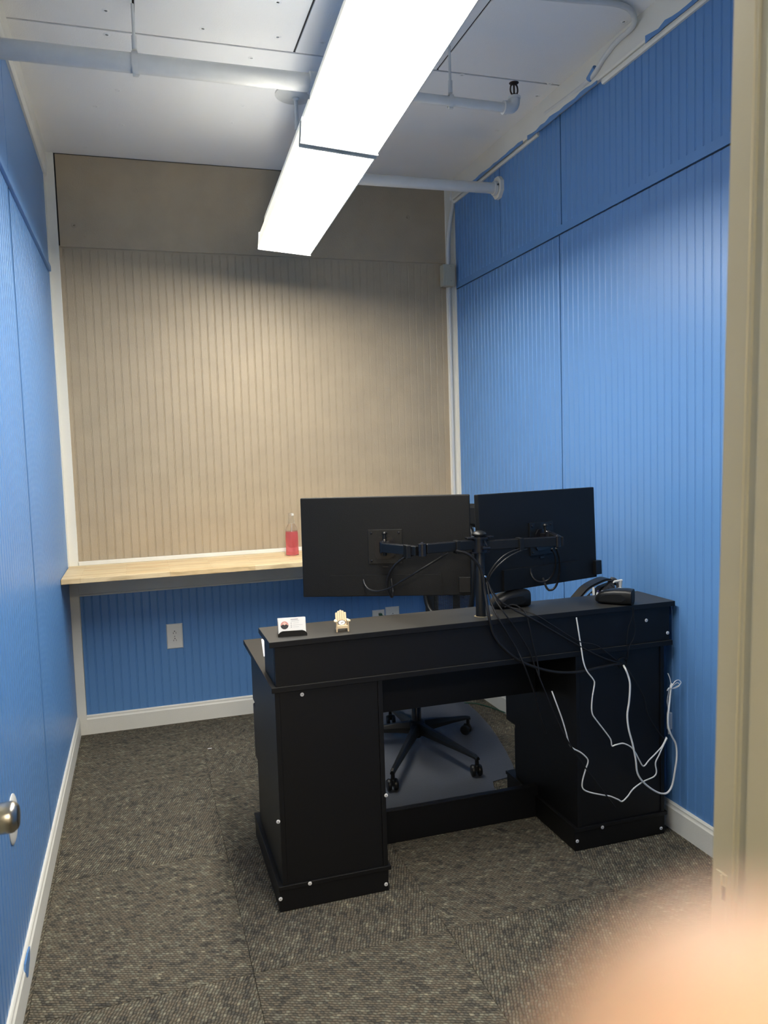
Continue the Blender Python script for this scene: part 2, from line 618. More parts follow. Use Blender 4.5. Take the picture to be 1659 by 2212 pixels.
def bead_panel(u0, u1, z0, z1, place, face, parent, mat, pitch=0.0425, phase=0.0, name='beadboard_panel', thick=0.007):
    """grooved sheet; place(u, d, z) maps run, depth (+ = into the room) and height"""
    prof = [(u0, 0)]
    k = math.ceil((u0 - phase) / pitch)
    while True:
        c = phase + k * pitch
        k += 1
        if c + 0.006 > u1:
            break
        if c - 0.006 < u0:
            continue
        prof += [(c - 0.0050, 0), (c - 0.0028, -0.0022), (c, -0.0006), (c + 0.0028, -0.0022), (c + 0.0050, 0)]
    prof.append((u1, 0))
    n = len(prof)
    mb = MB()
    vs = [place(u, d, z0) for u, d in prof] + [place(u, d, z1) for u, d in prof] + [place(u0, -thick, z0), place(u1, -thick, z0), place(u0, -thick, z1), place(u1, -thick, z1)]
    fs = [(i, i + 1, n + i + 1, n + i) for i in range(n - 1)]
    b = 2 * n
    fs += [(b, b + 1, b + 3, b + 2), (0, b, b + 2, n), (n - 1, 2 * n - 1, b + 3, b + 1), tuple(range(n)) + (b + 1, b), tuple(range(n, 2 * n)) + (b + 3, b + 2)]
    mb.add(vs, fs)
    return mb.build(name, mat, parent)


# back wall: tan above the counter, blue below
YL = 4.455                     # face of the lower wall
wb = struct('wall_back', MB().box((XL - 0.15, YB + 0.008, -0.02), (XR + 0.15, YB + 0.16, H + 0.08)), 'dark_gap')
MB().box((-0.327, YB - 0.006, 2.603), (1.845, YB + 0.008, H - 0.004), bev=0.002).build('upper_board', 'tan', wb)
bead_panel(-0.333, 1.845, 0.90, 2.596, lambda u, d, z: Vector((u, YB - d, z)), 1, wb, 'tan', phase=-0.313)
MB().box((-0.333, YB + 0.001, 2.590), (1.845, YB + 0.008, 2.61)).build('board_joint', 'tan', wb)
MB().box((XL, YL + 0.007, 0.0), (XR, YB + 0.008, 0.899)).build('lower_wall_core', 'white_paint', wb)
bead_panel(-0.335, XR, 0.09, 0.77, lambda u, d, z: Vector((u, YL - d, z)), 1, wb, 'blue', phase=-0.318)
for px, py in ((292, 413), (880, 470), (160, 487)):
    p = at(px, py, 'y', YB - 0.006)
    MB().lathe([(0.015, 0), (0.012, 0.0012), (0.006, 0.0014), (0.004, 0.0)], p, axis=(0, -1, 0), seg=12).build('nail_dimple', 'tan', wb)

# right wall
wr = struct('wall_right', MB().box((XR + 0.008, WALLY - 0.14, -0.02), (XR + 0.15, YB + 0.16, H + 0.08)), 'dark_gap')
pr = lambda u, d, z: Vector((XR - d, u, z))
for u0, u1, z0, z1 in ((0.80, 2.028, 0.09, 2.442), (2.032, 3.246, 0.09, 2.442), (3.253, YB, 0.09, 2.442),
                       (0.80, 2.028, 2.485, 3.0), (2.032, 3.226, 2.485, 3.0), (3.233, 3.849, 2.485, 3.0), (3.854, YB, 2.485, 3.0)):
    bead_panel(u0 + 0.001, u1 - 0.001, z0, z1, pr, 1, wr, 'blue', phase=2.035)
MB().box((XR - 0.002, 0.80, 2.4485), (XR + 0.008, YB, 2.485)).build('flat_band', 'blue', wr)
MB().box((XR - 0.004, WALLY, 0.0), (XR + 0.008, 0.80, H)).build('wall_edge_board', 'blue', wr)

# left wall
wl = struct('wall_left', MB().box((XL - 0.15, WALLY - 0.14, -0.02), (XL - 0.008, YB + 0.16, H + 0.08)), 'dark_gap')
plf = lambda u, d, z: Vector((XL + d, u, z))
for u0, u1 in ((0.757, 1.876), (1.881, 3.084), (3.108, YB)):
    bead_panel(u0 + 0.001, u1 - 0.001, 0.09, 2.452, plf, 1, wl, 'blue', phase=1.89)
for u0, u1 in ((0.757, 1.896), (1.902, 3.117), (3.123, YB)):
    MB().box((XL - 0.008, u0, 2.452), (XL, u1, 2.96), bev=0.0015).build('flat_panel', 'blue', wl)
MB().box((XL, 0.757, 2.452), (XL + 0.014, 4.40, 2.480), bev=0.002).build('batten', 'blue', wl)

# door wall with the opening, jamb, stop, casing
DX0, DX1, DZ = -0.315, 0.648, 2.10
wf = struct('wall_front', MB().box((XL - 0.15, WALLY - 0.137, 0), (DX0 - 0.02, WALLY - 0.02, H + 0.08))
            .box((DX1 + 0.045, WALLY - 0.137, 0), (XR + 0.15, WALLY - 0.02, H + 0.08))
            .box((DX0 - 0.02, WALLY - 0.137, DZ + 0.05), (DX1 + 0.045, WALLY - 0.02, H + 0.08)), 'blue')
# right jamb: leans very slightly, as the whole frame does in the photograph
lean = Matrix.Translation((0.64, 0, 0.95)) @ Matrix.Rotation(math.radians(1.55), 4, 'Y') @ Matrix.Translation((-0.64, 0, -0.95))
d1 = empty('door_1', (0.64, 0.70, 0.0))
d1['kind'] = 'structure'
JP = [(0.640, 0.757), (0.6385, 0.754), (0.6385, 0.7235), (0.6405, 0.7225), (0.6405, 0.7075), (0.625, 0.7055), (0.6235, 0.7035), (0.6235, 0.668), (0.625, 0.666), (0.640, 0.664), (0.640, 0.62), (0.672, 0.62), (0.672, 0.757)]
# pieces of the right-hand jamb: board, door stop, casing
MB().prism([(0.640, 0.757), (0.6385, 0.7555), (0.6385, 0.723), (0.6398, 0.722), (0.6398, 0.60), (0.69, 0.60), (0.69, 0.757)], 'z', -0.0, 2.25, T=lean).build('jamb_board', 'jamb', d1)
MB().prism([(0.6396, 0.6935), (0.6290, 0.6925), (0.6275, 0.6905), (0.6275, 0.6560), (0.6290, 0.6540), (0.6396, 0.6535)], 'z', 0.0, 2.25, T=lean).build('door_stop', 'jamb', d1)
MB().prism([(0.6398, 0.722), (0.6388, 0.7205), (0.6388, 0.7165), (0.6398, 0.715)], 'z', 0.0, 2.25, T=lean).build('jamb_bead', 'jamb', d1)
# strike plate: painted over, recess and latch hole
MB().box((0.6376, 0.7315, 0.905), (0.6386, 0.7485, 0.972), bev=0.0004, T=lean).build('strike_plate', 'jamb', d1)
MB().box((0.6368, 0.7325, 0.9405), (0.6378, 0.7375, 0.957), bev=0.0003, T=lean).build('latch_hole', 'slot', d1)
MB().box((0.6365, 0.7385, 0.936), (0.6379, 0.7405, 0.969), bev=0.0005, T=lean).build('strike_lip', 'jamb', d1)
MB().box((DX0 - 0.02, WALLY - 0.157, 0), (DX0, WALLY, 2.20), bev=0.002).build('hinge_jamb', 'jamb', d1)
MB().box((DX0 - 0.02, WALLY - 0.157, 2.14), (0.69, WALLY, 2.19), bev=0.002).build('head_jamb', 'jamb', d1)
# open door leaf on the left with its knob reaching into view
d2 = empty('door_2', (-0.325, 1.2, 0.0))
d2['kind'] = 'structure'
MB().box((-0.352, 0.765, 0.012), (-0.318, 1.515, 2.09), bev=0.002).build('door_leaf', 'jamb', d2)
kz = 1.4859 - 0.536 * 1.15
ky = 1.262 * 1.15
kn = MB()
kn.lathe([(0.031, 0.0), (0.031, 0.004), (0.027, 0.008), (0.013, 0.011), (0.0115, 0.030), (0.0125, 0.040), (0.017, 0.046), (0.0245, 0.054), (0.0265, 0.058), (0.0268, 0.076), (0.0258, 0.080), (0.0205, 0.0865), (0.018, 0.0878), (0.004, 0.0880)],
         (-0.3175, ky, kz + 0.003), axis=(1, 0, 0), seg=40).build('door_handle', 'nickel', d2)

# baseboards and trims
def prof_board(name, pts, axis, a, b, mat='white_paint'):
    return struct(name, MB().prism(pts, axis, a, b), mat)


BBH = 0.105
prof_board('baseboard_back', [(YL, 0), (YL - 0.014, 0), (YL - 0.014, BBH - 0.022), (YL - 0.011, BBH - 0.017), (YL - 0.0095, BBH - 0.012), (YL - 0.0095, BBH - 0.006), (YL - 0.006, BBH), (YL, BBH)], 'x', -0.34, XR - 0.014)
prof_board('baseboard_left', [(XL, 0), (XL + 0.014, 0), (XL + 0.014, BBH - 0.022), (XL + 0.011, BBH - 0.017), (XL + 0.0095, BBH - 0.012), (XL + 0.0095, BBH - 0.006), (XL + 0.006, BBH), (XL, BBH)], 'y', WALLY, YL - 0.02)
prof_board('baseboard_right', [(XR, 0), (XR - 0.014, 0), (XR - 0.014, BBH - 0.022), (XR - 0.011, BBH - 0.017), (XR - 0.0095, BBH - 0.012), (XR - 0.0095, BBH - 0.006), (XR - 0.006, BBH), (XR, BBH)], 'y', WALLY, YL - 0.014)
# the patch of blue paint slopped on the left baseboard
pb = MB()
c0 = at(58, 2035, 'x', XL + 0.015)
pb.prism([(c0.y - 0.05, 0.086), (c0.y - 0.035, 0.060), (c0.y - 0.012, 0.048), (c0.y + 0.01, 0.062), (c0.y + 0.03, 0.07), (c0.y + 0.05, 0.098), (c0.y + 0.01, 0.1045), (c0.y - 0.04, 0.103)], 'x', XL + 0.0100, XL + 0.0150)
pb.build('paint_smear', 'blue', bpy.data.objects['baseboard_left'])
# corner posts
t = struct('trim_1', MB().box((XL, YB - 0.013, 0.9176), (-0.333, YB, H), bev=0.0015), 'white_paint')
t2 = struct('trim_2', MB().box((XL, YL - 0.016, 0.0), (-0.337, YL, 0.893), bev=0.0015), 'white_paint')
t3 = struct('trim_3', MB().box((1.843, YB - 0.014, 0.9176), (XR, YB, H), bev=0.0015), 'white_paint')
# thin rough painted edges running down the side walls beside the posts
struct('trim_4', MB().box((XL - 0.001, YB - 0.05, 0.9176), (XL + 0.004, YB - 0.013, H), bev=0.001), 'white_paint')
struct('trim_5', MB().box((XR - 0.004, YB - 0.04, 0.9176), (XR + 0.001, YB - 0.014, 2.98), bev=0.001), 'white_paint')
# board along the ceiling on the right wall, bead under it
struct('trim_6', MB().prism([(XR, 2.968), (XR - 0.016, 2.968), (XR - 0.020, 2.975), (XR - 0.020, H), (XR, H)], 'y', 0.78, YB - 0.012), 'white_paint')
struct('trim_7', MB().prism([(XR, 2.945), (XR - 0.010, 2.945), (XR - 0.014, 2.952), (XR - 0.014, 2.962), (XR - 0.008, 2.967), (XR, 2.967)], 'y', 0.78, 2.88), 'white_paint')
struct('trim_8', MB().prism([(XR, 2.948), (XR - 0.009, 2.948), (XR - 0.012, 2.954), (XR - 0.012, 2.962), (XR, 2.966)], 'y', 3.42, YB - 0.012), 'white_paint')
smr = MB()
random.seed(12)
for y0, y1, zb in ((2.05, 2.58, 2.962), (2.9, 3.5, 2.957), (3.55, 4.2, 2.964)):
    top, bot = [], []
    n = 14
    for q in range(n + 1):
        y = y0 + (y1 - y0) * q / n
        top.append((y, zb + 0.010 + random.uniform(0, 0.014)))
        bot.append((y, zb - random.uniform(0, 0.004)))
    smr.prism(top + bot[::-1], 'x', XR - 0.0215, XR - 0.0195)
smr.build('paint_smear', 'blue', bpy.data.objects['trim_6'])
# left ceiling board
struct('trim_9', MB().prism([(XL, 2.955), (XL + 0.010, 2.955), (XL + 0.013, 2.965), (XL + 0.013, 3.0), (XL + 0.018, 3.01), (XL + 0.018, H), (XL, H)], 'y', 0.78, YB - 0.013), 'white_paint')
# apron under the counter
struct('trim_10', MB().prism([(YL, 0.757), (YL - 0.010, 0.757), (YL - 0.0125, 0.764), (YL - 0.010, 0.768), (YL - 0.016, 0.773), (YL - 0.016, 0.893), (YL, 0.893)], 'x', -0.337, XR - 0.002), 'white_paint')
# white lip at the back of the counter
struct('trim_11', MB().box((-0.333, YB - 0.018, 0.9182), (1.843, YB - 0.0025, 0.940), bev=0.002), 'white_paint')

# ------------------------------------------------------------------ wooden counter
ct = MB()
ct.box((XL + 0.002, 4.005, 0.893), (XR - 0.003, YB - 0.002, 0.918), bev=0.002)
tag(ct.build('counter', 'butcher'), 'light butcher block wood counter running along the back wall', 'counter')

# ------------------------------------------------------------------ outlets
def wall_plate(px, py, kind, label, group=None, w_=0.088, h_=0.140):
    p = at(px, py, 'y', YL)
    o = empty('wall_outlet' if kind != 'data' else 'network_jack', p, label, 'outlet')
    if group:
        o['group'] = group
    x, z = p.x, p.z
    b = 0.0045
    y = YL
    f0 = [(x - w_ / 2, y, z - h_ / 2), (x + w_ / 2, y, z - h_ / 2), (x + w_ / 2, y, z + h_ / 2), (x - w_ / 2, y, z + h_ / 2)]
    f1 = [(a + (b if a < x else -b), y - 0.006, c + (b if c < z else -b)) for a, _, c in f0]
    pl = MB().add(f0 + f1, [(0, 1, 2, 3), (4, 5, 6, 7), (0, 1, 5, 4), (1, 2, 6, 5), (2, 3, 7, 6), (3, 0, 4, 7)])
    pl.build('cover_plate', 'plate', o)
    if kind == 'duplex':
        for dz in (0.0205, -0.0205):
            q = MB()
            pts = []
            for i in range(20):
                a = 2 * math.pi * i / 20
                pts.append((x + 0.0175 * math.cos(a), z + dz + max(-0.0135, min(0.0135, 0.0175 * math.sin(a)))))
            q.prism(pts, 'y', y - 0.0085, y - 0.005)
            s_ = q.build('socket', 'plate', o)
            MB().box((x - 0.0085, y - 0.0092, z + dz - 0.006), (x - 0.0060, y - 0.0083, z + dz + 0.003)).build('slot', 'slot', s_)
            MB().box((x + 0.0060, y - 0.0092, z + dz - 0.006), (x + 0.0082, y - 0.0083, z + dz + 0.003)).build('slot', 'slot', s_)
            MB().lathe([(0.003, 0), (0.003, 0.001)], (x, y - 0.0083, z + dz + 0.0085), axis=(0, -1, 0), seg=10).build('ground_hole', 'slot', s_)
        MB().lathe([(0.003, 0), (0.002, 0.0012)], (x, y - 0.006, z), axis=(0, -1, 0), seg=10).build('screw', 'screw_dark', o)
    else:
        MB().lathe([(0.003, 0), (0.002, 0.0012)], (x, y - 0.006, z + 0.042), axis=(0, -1, 0), seg=10).build('screw', 'screw_dark', o)
        MB().box((x - 0.009, y - 0.0075, z - 0.012), (x + 0.009, y - 0.0055, z + 0.01), bev=0.0005).build('jack', 'plate', o)
    return o, p


wall_plate(377.5, 1374, 'duplex', 'white duplex wall outlet alone on the left part of the blue back wall')
o2, p2 = wall_plate(818, 1341, 'data', 'white wall plate with a dark green network plug, left of two behind the desk', w_=0.078, h_=0.134)
wall_plate(848, 1335, 'duplex', 'white duplex wall outlet, right of the two plates peeking over the desk')
pl_ = empty('network_cable', p2 + Vector((0, -0.02, 0)), 'dark green network cable plugged into the wall plate behind the desk', 'cable')
pp = at(821, 1327, 'y', YL - 0.012)
MB().box((pp.x - 0.008, YL - 0.034, pp.z - 0.008), (pp.x + 0.008, YL - 0.0078, pp.z + 0.008), bev=0.0015).build('plug', 'green_cable', pl_)
path = [Vector((pp.x, YL - 0.032, pp.z)), Vector((pp.x + 0.022, YL - 0.05, pp.z - 0.012)), Vector((pp.x + 0.055, YL - 0.06, pp.z - 0.045)), Vector((pp.x + 0.08, YL - 0.055, pp.z - 0.2)), Vector((pp.x + 0.10, YL - 0.04, 0.02))]
MB().tube(smooth_path(path), 0.0036, 8).build('cord', 'green_cable', pl_)

# ------------------------------------------------------------------ ceiling lamps
def lamp(name, y0, y1, zb, xa, xb, label, ang):
    """lensed fixture: lens bottom at zb, from y0 to y1, left edge xa; runs slightly askew"""
    L = y1 - y0
    wd = xb - xa
    o = empty(name, ((xa + xb) / 2, (y0 + y1) / 2, zb), label, 'lamp', 'linear ceiling lamps')
    R = Matrix.Translation(((xa + xb) / 2, (y0 + y1) / 2, zb)) @ Matrix.Rotation(ang, 4, 'Z') @ Matrix.Rotation(0.09, 4, 'Y')   # hangs a little rolled
    h = wd / 2
    l = L / 2
    # lens: flat bottom, glowing left flank and shoulder; the right flank is metal with an added glow strip
    MB().box((-h + 0.002, -l + 0.006, 0), (h - 0.004, l - 0.006, 0.004), T=R).build('lens', 'lens', o)
    MB().box((-h, -l + 0.006, 0.002), (-h + 0.004, l - 0.006, 0.060), T=R).build('side_glow', 'lens_side', o)
    MB().box((h - 0.0005, -l + 0.006, 0.004), (h + 0.0006, l - 0.006, 0.060), T=R).build('side_glow', 'fill_right', o)  # added fill strip, out of view, for the upper right wall
    MB().box((-h + 0.001, -l + 0.012, 0.060), (-h + 0.018, l - 0.012, 0.063), T=R).build('shoulder_lens', 'lens_top', o)
    MB().prism([(h - 0.004, -0.004), (h, -0.004), (h, 0.072), (h - 0.02, 0.150), (-h + 0.022, 0.150), (-h + 0.020, 0.064), (-h + 0.020, 0.058), (h - 0.004, 0.058)], 'y', -l + 0.004, l - 0.004, T=R).build('housing', 'fixture', o)
    for s_ in (-1, 1):
        MB().box((-h - 0.002, s_ * l - 0.004, -0.010), (h + 0.001, s_ * l + 0.003, 0.074), bev=0.001, T=R).build('end_cap', 'cap', o)
    return o


lamp('ceiling_lamp', 1.24, 2.575, 2.4875, 0.528, 0.788, 'nearer glowing white linear ceiling lamp, cut by the top of the frame', -0.049)
lamp('ceiling_lamp', 2.600, 3.912, 2.4855, 0.590, 0.850, 'farther glowing white linear ceiling lamp, the one nearest the tan wall', -0.0435)
# hanging stems
for (x, y) in ((0.757, 3.55),):
    c = empty('lamp_hanger', (x, y, H), 'white round ceiling canopy with the stem holding the farther lamp', 'hanger')
    MB().lathe([(0.092, 0), (0.092, -0.006), (0.085, -0.011), (0.03, -0.016), (0.012, -0.018)], (x, y, H), seg=36).build('canopy', 'pipe', c)
    MB().lathe([(0.016, -0.014), (0.016, -0.024), (0.0085, -0.03), (0.0085, -0.13), (0.0115, -0.131), (0.0115, -0.155), (0.006, -0.157), (0.006, -0.415)], (x, y, H), seg=16).build('stem', 'pipe', c)
c = empty('lamp_hanger', (0.68, 1.7, H), 'stem holding the nearer lamp, hidden above it', 'hanger')
MB().lathe([(0.092, 0), (0.092, -0.006), (0.03, -0.016)], (0.68, 1.7, H), seg=30).build('canopy', 'pipe', c)
MB().lathe([(0.0085, -0.014), (0.0085, -0.42)], (0.68, 1.7, H), seg=12).build('stem', 'pipe', c)

# ------------------------------------------------------------------ pipes
sp_ = empty('sprinkler_pipe', (0.6, 3.0, 2.88), 'white painted sprinkler pipe crossing under the ceiling with a dark sprinkler head', 'pipe')
MB().tube([(XL - 0.02, 3.0, 2.878), (0.70, 3.0, 2.878)], 0.033, 24).build('large_pipe', 'pipe', sp_)
MB().lathe([(0.036, 0), (0.040, 0.004), (0.040, 0.03), (0.032, 0.04), (0.024, 0.055), (0.022, 0.07)], (0.69, 3.0, 2.878), axis=(1, 0, 0), seg=24).build('reducer', 'pipe', sp_)
MB().tube([(0.72, 3.0, 2.872), (1.515, 3.0, 2.866)], 0.0185, 20).build('small_pipe', 'pipe', sp_)
MB().tube(smooth_path([(1.510, 3.0, 2.866), (1.535, 3.0, 2.868), (1.549, 3.0, 2.884), (1.550, 3.0, 2.912)], 5), 0.0225, 18).lathe([(0.027, 0), (0.027, 0.014)], (1.500, 3.0, 2.866), axis=(1, 0, 0), seg=20).lathe([(0.026, 0), (0.026, 0.010)], (1.550, 3.0, 2.903), seg=20).build('elbow', 'pipe', sp_)
sh = MB().lathe([(0.012, 0), (0.014, 0.006), (0.009, 0.008), (0.007, 0.016)], (1.550, 3.0, 2.910), seg=14)
for s_ in (-1, 1):
    sh.tube(smooth_path([(1.550 + s_ * 0.009, 3.0, 2.920), (1.550 + s_ * 0.016, 3.0, 2.935), (1.550 + s_ * 0.014, 3.0, 2.955), (1.550 + s_ * 0.004, 3.0, 2.966)], 4), 0.0035, 8)
sh.tube([(1.550, 3.0, 2.925), (1.550, 3.0, 2.965)], 0.004, 8)
sh.lathe([(0.006, 0), (0.019, 0.002), (0.020, 0.004), (0.004, 0.006)], (1.550, 3.0, 2.964), seg=18)
sh.build('sprinkler_head', 'sprink', sp_)
for x, r_, z_ in ((0.067, 0.033, 2.878), (1.268, 0.0185, 2.868)):
    hb = MB()
    hb.tube([(x, 3.0, z_ + r_ + 0.02), (x, 3.0, H)], 0.0055, 10)
    hb.tube([(x, 3.0, z_ + r_ + 0.012), (x, 3.0, z_ + r_ + 0.06)], 0.009, 10)
    ring = []
    for i in range(25):
        a = 2 * math.pi * i / 24
        ring.append((x + 0.003 * math.sin(a), 3.0 + (r_ + 0.004) * math.sin(a), z_ + (r_ + 0.006) * math.cos(a)))
    vs, fs = [], []
    for i, q in enumerate(ring):
        vs += [(q[0] - 0.010, q[1], q[2]), (q[0] + 0.010, q[1], q[2])]
    n = len(ring)
    fs = [(2 * i, 2 * i + 1, 2 * i + 3, 2 * i + 2) for i in range(n - 1)]
    hb.add(vs, fs, True)
    hb.box((x - 0.010, 3.0 - 0.006, z_ - r_ - 0.012), (x + 0.010, 3.0 + 0.006, z_ - r_ - 0.002), bev=0.002)
    hb.build('hanger_rod', 'pipe', sp_)
MB().lathe([(0.046, 0), (0.046, 0.006), (0.036, 0.010)], (XL, 3.0, 2.878), axis=(1, 0, 0), seg=24).build('wall_collar', 'blue', sp_)

p2_ = empty('wall_pipe', (1.4, 3.85, 2.84), 'white painted pipe ending in a flange on the right blue wall', 'pipe')
MB().tube(smooth_path([(0.90, 3.85, H), (0.90, 3.85, 2.90), (0.925, 3.85, 2.848), (0.985, 3.85, 2.836)], 6), 0.0275, 20).build('elbow', 'pipe', p2_)
MB().tube([(0.975, 3.85, 2.836), (1.872, 3.85, 2.842)], 0.0275, 24).build('straight_pipe', 'pipe', p2_)
MB().lathe([(0.036, 0.0), (0.036, 0.014), (0.030, 0.016)], (1.858, 3.85, 2.842), axis=(1, 0, 0), seg=24).build('coupling', 'pipe', p2_)
fg = MB().prism([(3.85 - 0.05, 2.842 - 0.02), (3.85 - 0.02, 2.842 - 0.052), (3.85 + 0.02, 2.842 - 0.052), (3.85 + 0.05, 2.842 - 0.02), (3.85 + 0.05, 2.842 + 0.03), (3.85 + 0.018, 2.842 + 0.058), (3.85 - 0.022, 2.842 + 0.056), (3.85 - 0.05, 2.842 + 0.028)], 'x', 1.876, XR)
fg.build('wall_flange', 'white_paint', p2_)
MB().lathe([(0.005, 0), (0.004, 0.006)], (1.868, 3.815, 2.850), axis=(0, -1, 0), seg=10).build('set_screw', 'slot', p2_)

# thin conduit from the lamp to the top of the right wall
cp = [at(1000, -30, 'z', H - 0.011), at(1130, -12, 'z', H - 0.011), at(1230, -1, 'z', H - 0.011), at(1300, 4, 'z', H - 0.011), at(1345, 12, 'z', H - 0.011), at(1368, 30, 'z', H - 0.012), at(1366, 58, 'x', XR - 0.036), at(1330, 92, 'x', XR - 0.030), at(1303, 128, 'x', XR - 0.029), at(1285, 158, 'x', XR - 0.026), at(1262, 183, 'x', XR - 0.020), at(1225, 212, 'x', XR - 0.014), at(1180, 245, 'x', XR - 0.013)]
cd_ = empty('conduit', cp[6], 'thin white conduit bending from the ceiling onto the right wall trim', 'conduit')
MB().tube(smooth_path(cp, 6), 0.0105, 12).build('tube', 'pipe', cd_)
q = at(1281, 158, 'x', XR - 0.026)
MB().tube([q + Vector((0, -0.02, 0.012)), q + Vector((0, 0.03, -0.012))], 0.0135, 12).build('coupling', 'blue', cd_)
# corner conduit and box
yb_ = YB - 0.036
cpts = [Vector((1.885, yb_ + 0.005, 3.06)), Vector((1.883, yb_, 3.0)), at(979, 440, 'y', yb_), at(972, 480, 'y', yb_), at(968, 530, 'y', yb_), at(968, 580, 'y', yb_)]
cc = empty('corner_conduit', (1.86, yb_, 2.58), 'pale conduit with a beige junction box in the far right corner', 'conduit')
MB().tube(smooth_path(cpts, 6), 0.012, 12).build('tube', 'pipe', cc)
MB().box((1.800, YB - 0.070, 2.458), (1.876, YB - 0.014, 2.584), bev=0.003).build('junction_box', 'box_beige', cc)
MB().box((1.8165, YB - 0.073, 2.461), (1.8755, YB - 0.069, 2.581), bev=0.001).build('box_cover', 'box_beige', cc)
for z_ in (2.572, 2.487):
    MB().lathe([(0.003, 0), (0.002, 0.0015)], (1.848, YB - 0.073, z_), axis=(0, -1, 0), seg=8).build('screw', 'screw_dark', cc)
MB().box((1.8475, YB - 0.030, 0.94), (1.8615, YB - 0.014, 2.460), bev=0.003).build('raceway', 'pipe', cc)

# ------------------------------------------------------------------ desk
YD = 2.434
desk = empty('office_desk', (1.12, 2.76, 0), 'black laminate office desk with a raised back shelf, seen from behind', 'desk')


def dpart(name, a, b, bev=0.0012, mat='desk'):
    return MB().box(a, b, bev=bev).build(name, mat, desk)


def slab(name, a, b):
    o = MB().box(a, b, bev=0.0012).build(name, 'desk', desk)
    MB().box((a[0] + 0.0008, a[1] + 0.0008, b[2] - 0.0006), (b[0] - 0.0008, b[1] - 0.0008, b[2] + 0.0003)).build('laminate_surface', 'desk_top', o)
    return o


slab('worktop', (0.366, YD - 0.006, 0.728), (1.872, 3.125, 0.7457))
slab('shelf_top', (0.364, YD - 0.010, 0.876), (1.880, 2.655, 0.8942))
dpart('riser_back', (0.381, YD, 0.746), (1.862, YD + 0.016, 0.876))
dpart('riser_side', (0.380, YD + 0.016, 0.746), (0.396, 2.645, 0.876))
dpart('riser_side', (1.847, YD + 0.016, 0.746), (1.863, 2.645, 0.876))
for x0, x1, nm in ((0.376, 0.735, 'left'), (1.463, 1.838, 'right')):
    dpart('back_panel', (x0 + 0.016, YD + 0.004, 0.088), (x1 - 0.016, YD + 0.018, 0.728))
    dpart('side_panel', (x0, YD, 0.088), (x0 + 0.016, 2.925, 0.728))
    dpart('side_panel', (x1 - 0.016, YD, 0.088), (x1, 2.925, 0.728))
    dpart('plinth_cap', (x0 - 0.014, YD - 0.004, 0.074), (x1 + 0.010, 2.995, 0.088))
    dpart('plinth', (x0 - 0.012, YD, 0.001), (x1, 2.985, 0.074))
    for z0, z1 in ((0.10, 0.295), (0.305, 0.52), (0.53, 0.72)):
        fr = MB().box((x0 + 0.004, 2.925, z0), (x1 - 0.004, 2.943 if z0 < 0.2 else 3.02, z1), bev=0.006).build('drawer_front', 'desk', desk)
        MB().tube([(x0 + 0.12, 3.02 if z0 > 0.2 else 2.943, (z0 + z1) / 2), (x0 + 0.12, 3.045 if z0 > 0.2 else 2.97, (z0 + z1) / 2), (x1 - 0.12, 3.045 if z0 > 0.2 else 2.97, (z0 + z1) / 2), (x1 - 0.12, 3.02 if z0 > 0.2 else 2.943, (z0 + z1) / 2)], 0.005, 8).build('handle', 'gloss', fr)
dpart('modesty_panel', (0.735, 2.736, 0.509), (1.463, 2.752, 0.728))
dpart('bottom_rail', (0.735, 2.730, 0.001), (1.463, 2.748, 0.124))
dpart('rail_cap', (0.735, 2.726, 0.124), (1.463, 2.752, 0.130))
# cable hole in the back
hp = at(1345, 1432, 'y', YD + 0.002)
MB().lathe([(0.022, 0), (0.021, 0.003), (0.017, 0.0035), (0.0165, 0.0005)], (hp.x, YD + 0.0035, hp.z), axis=(0, -1, 0), seg=24).build('cable_grommet', 'plastic', desk)
# screw covers
for px, py in ((653, 1501), (601, 1775), (606, 1942), (669, 1907), (834, 1910), (834, 1718), (1396, 1340), (1442, 1367), (1300, 1786), (1247, 1817), (1428, 1789)):
    p = at(px, py, 'y', YD)
    yy = YD if abs(p.z - 0.08) > 0.02 or px not in (669,) else YD - 0.004
    if 0.39 < p.x < 0.72 and p.z > 0.09 or (1.48 < p.x < 1.82 and 0.09 < p.z < 0.72):
        yy = YD + 0.004
    if abs(p.z - 0.081) < 0.008:
        yy = YD - 0.004
    s0 = MB().lathe([(0.0065, 0), (0.0062, 0.0016), (0.0050, 0.0022)], (p.x, yy, p.z), axis=(0, -1, 0), seg=16).build('screw_cover', 'screw', desk)
    MB().lathe([(0.0022, 0), (0.0018, 0.0008)], (p.x, yy - 0.0020, p.z), axis=(0, -1, 0), seg=10).build('recess', 'screw_dark', s0)
# raw edge of the hole around the monitor pole
g = MB()
gx, gy = 1.124, 2.496
out, inn = [], []
for i in range(28):
    a = 2 * math.pi * i / 28
    g.v.append(Vector((gx + 0.010 + 0.034 * math.cos(a), gy + 0.026 * math.sin(a), 0.8950)))
    g.v.append(Vector((gx + 0.010 + 0.026 * math.cos(a), gy + 0.020 * math.sin(a), 0.8950)))
for i in range(28):
    j = (i + 1) % 28
    g.f.append([2 * i, 2 * i + 1, 2 * j + 1, 2 * j])
    g.smooth.append(False)
g.build('hole_rim', 'raw_wood', desk)

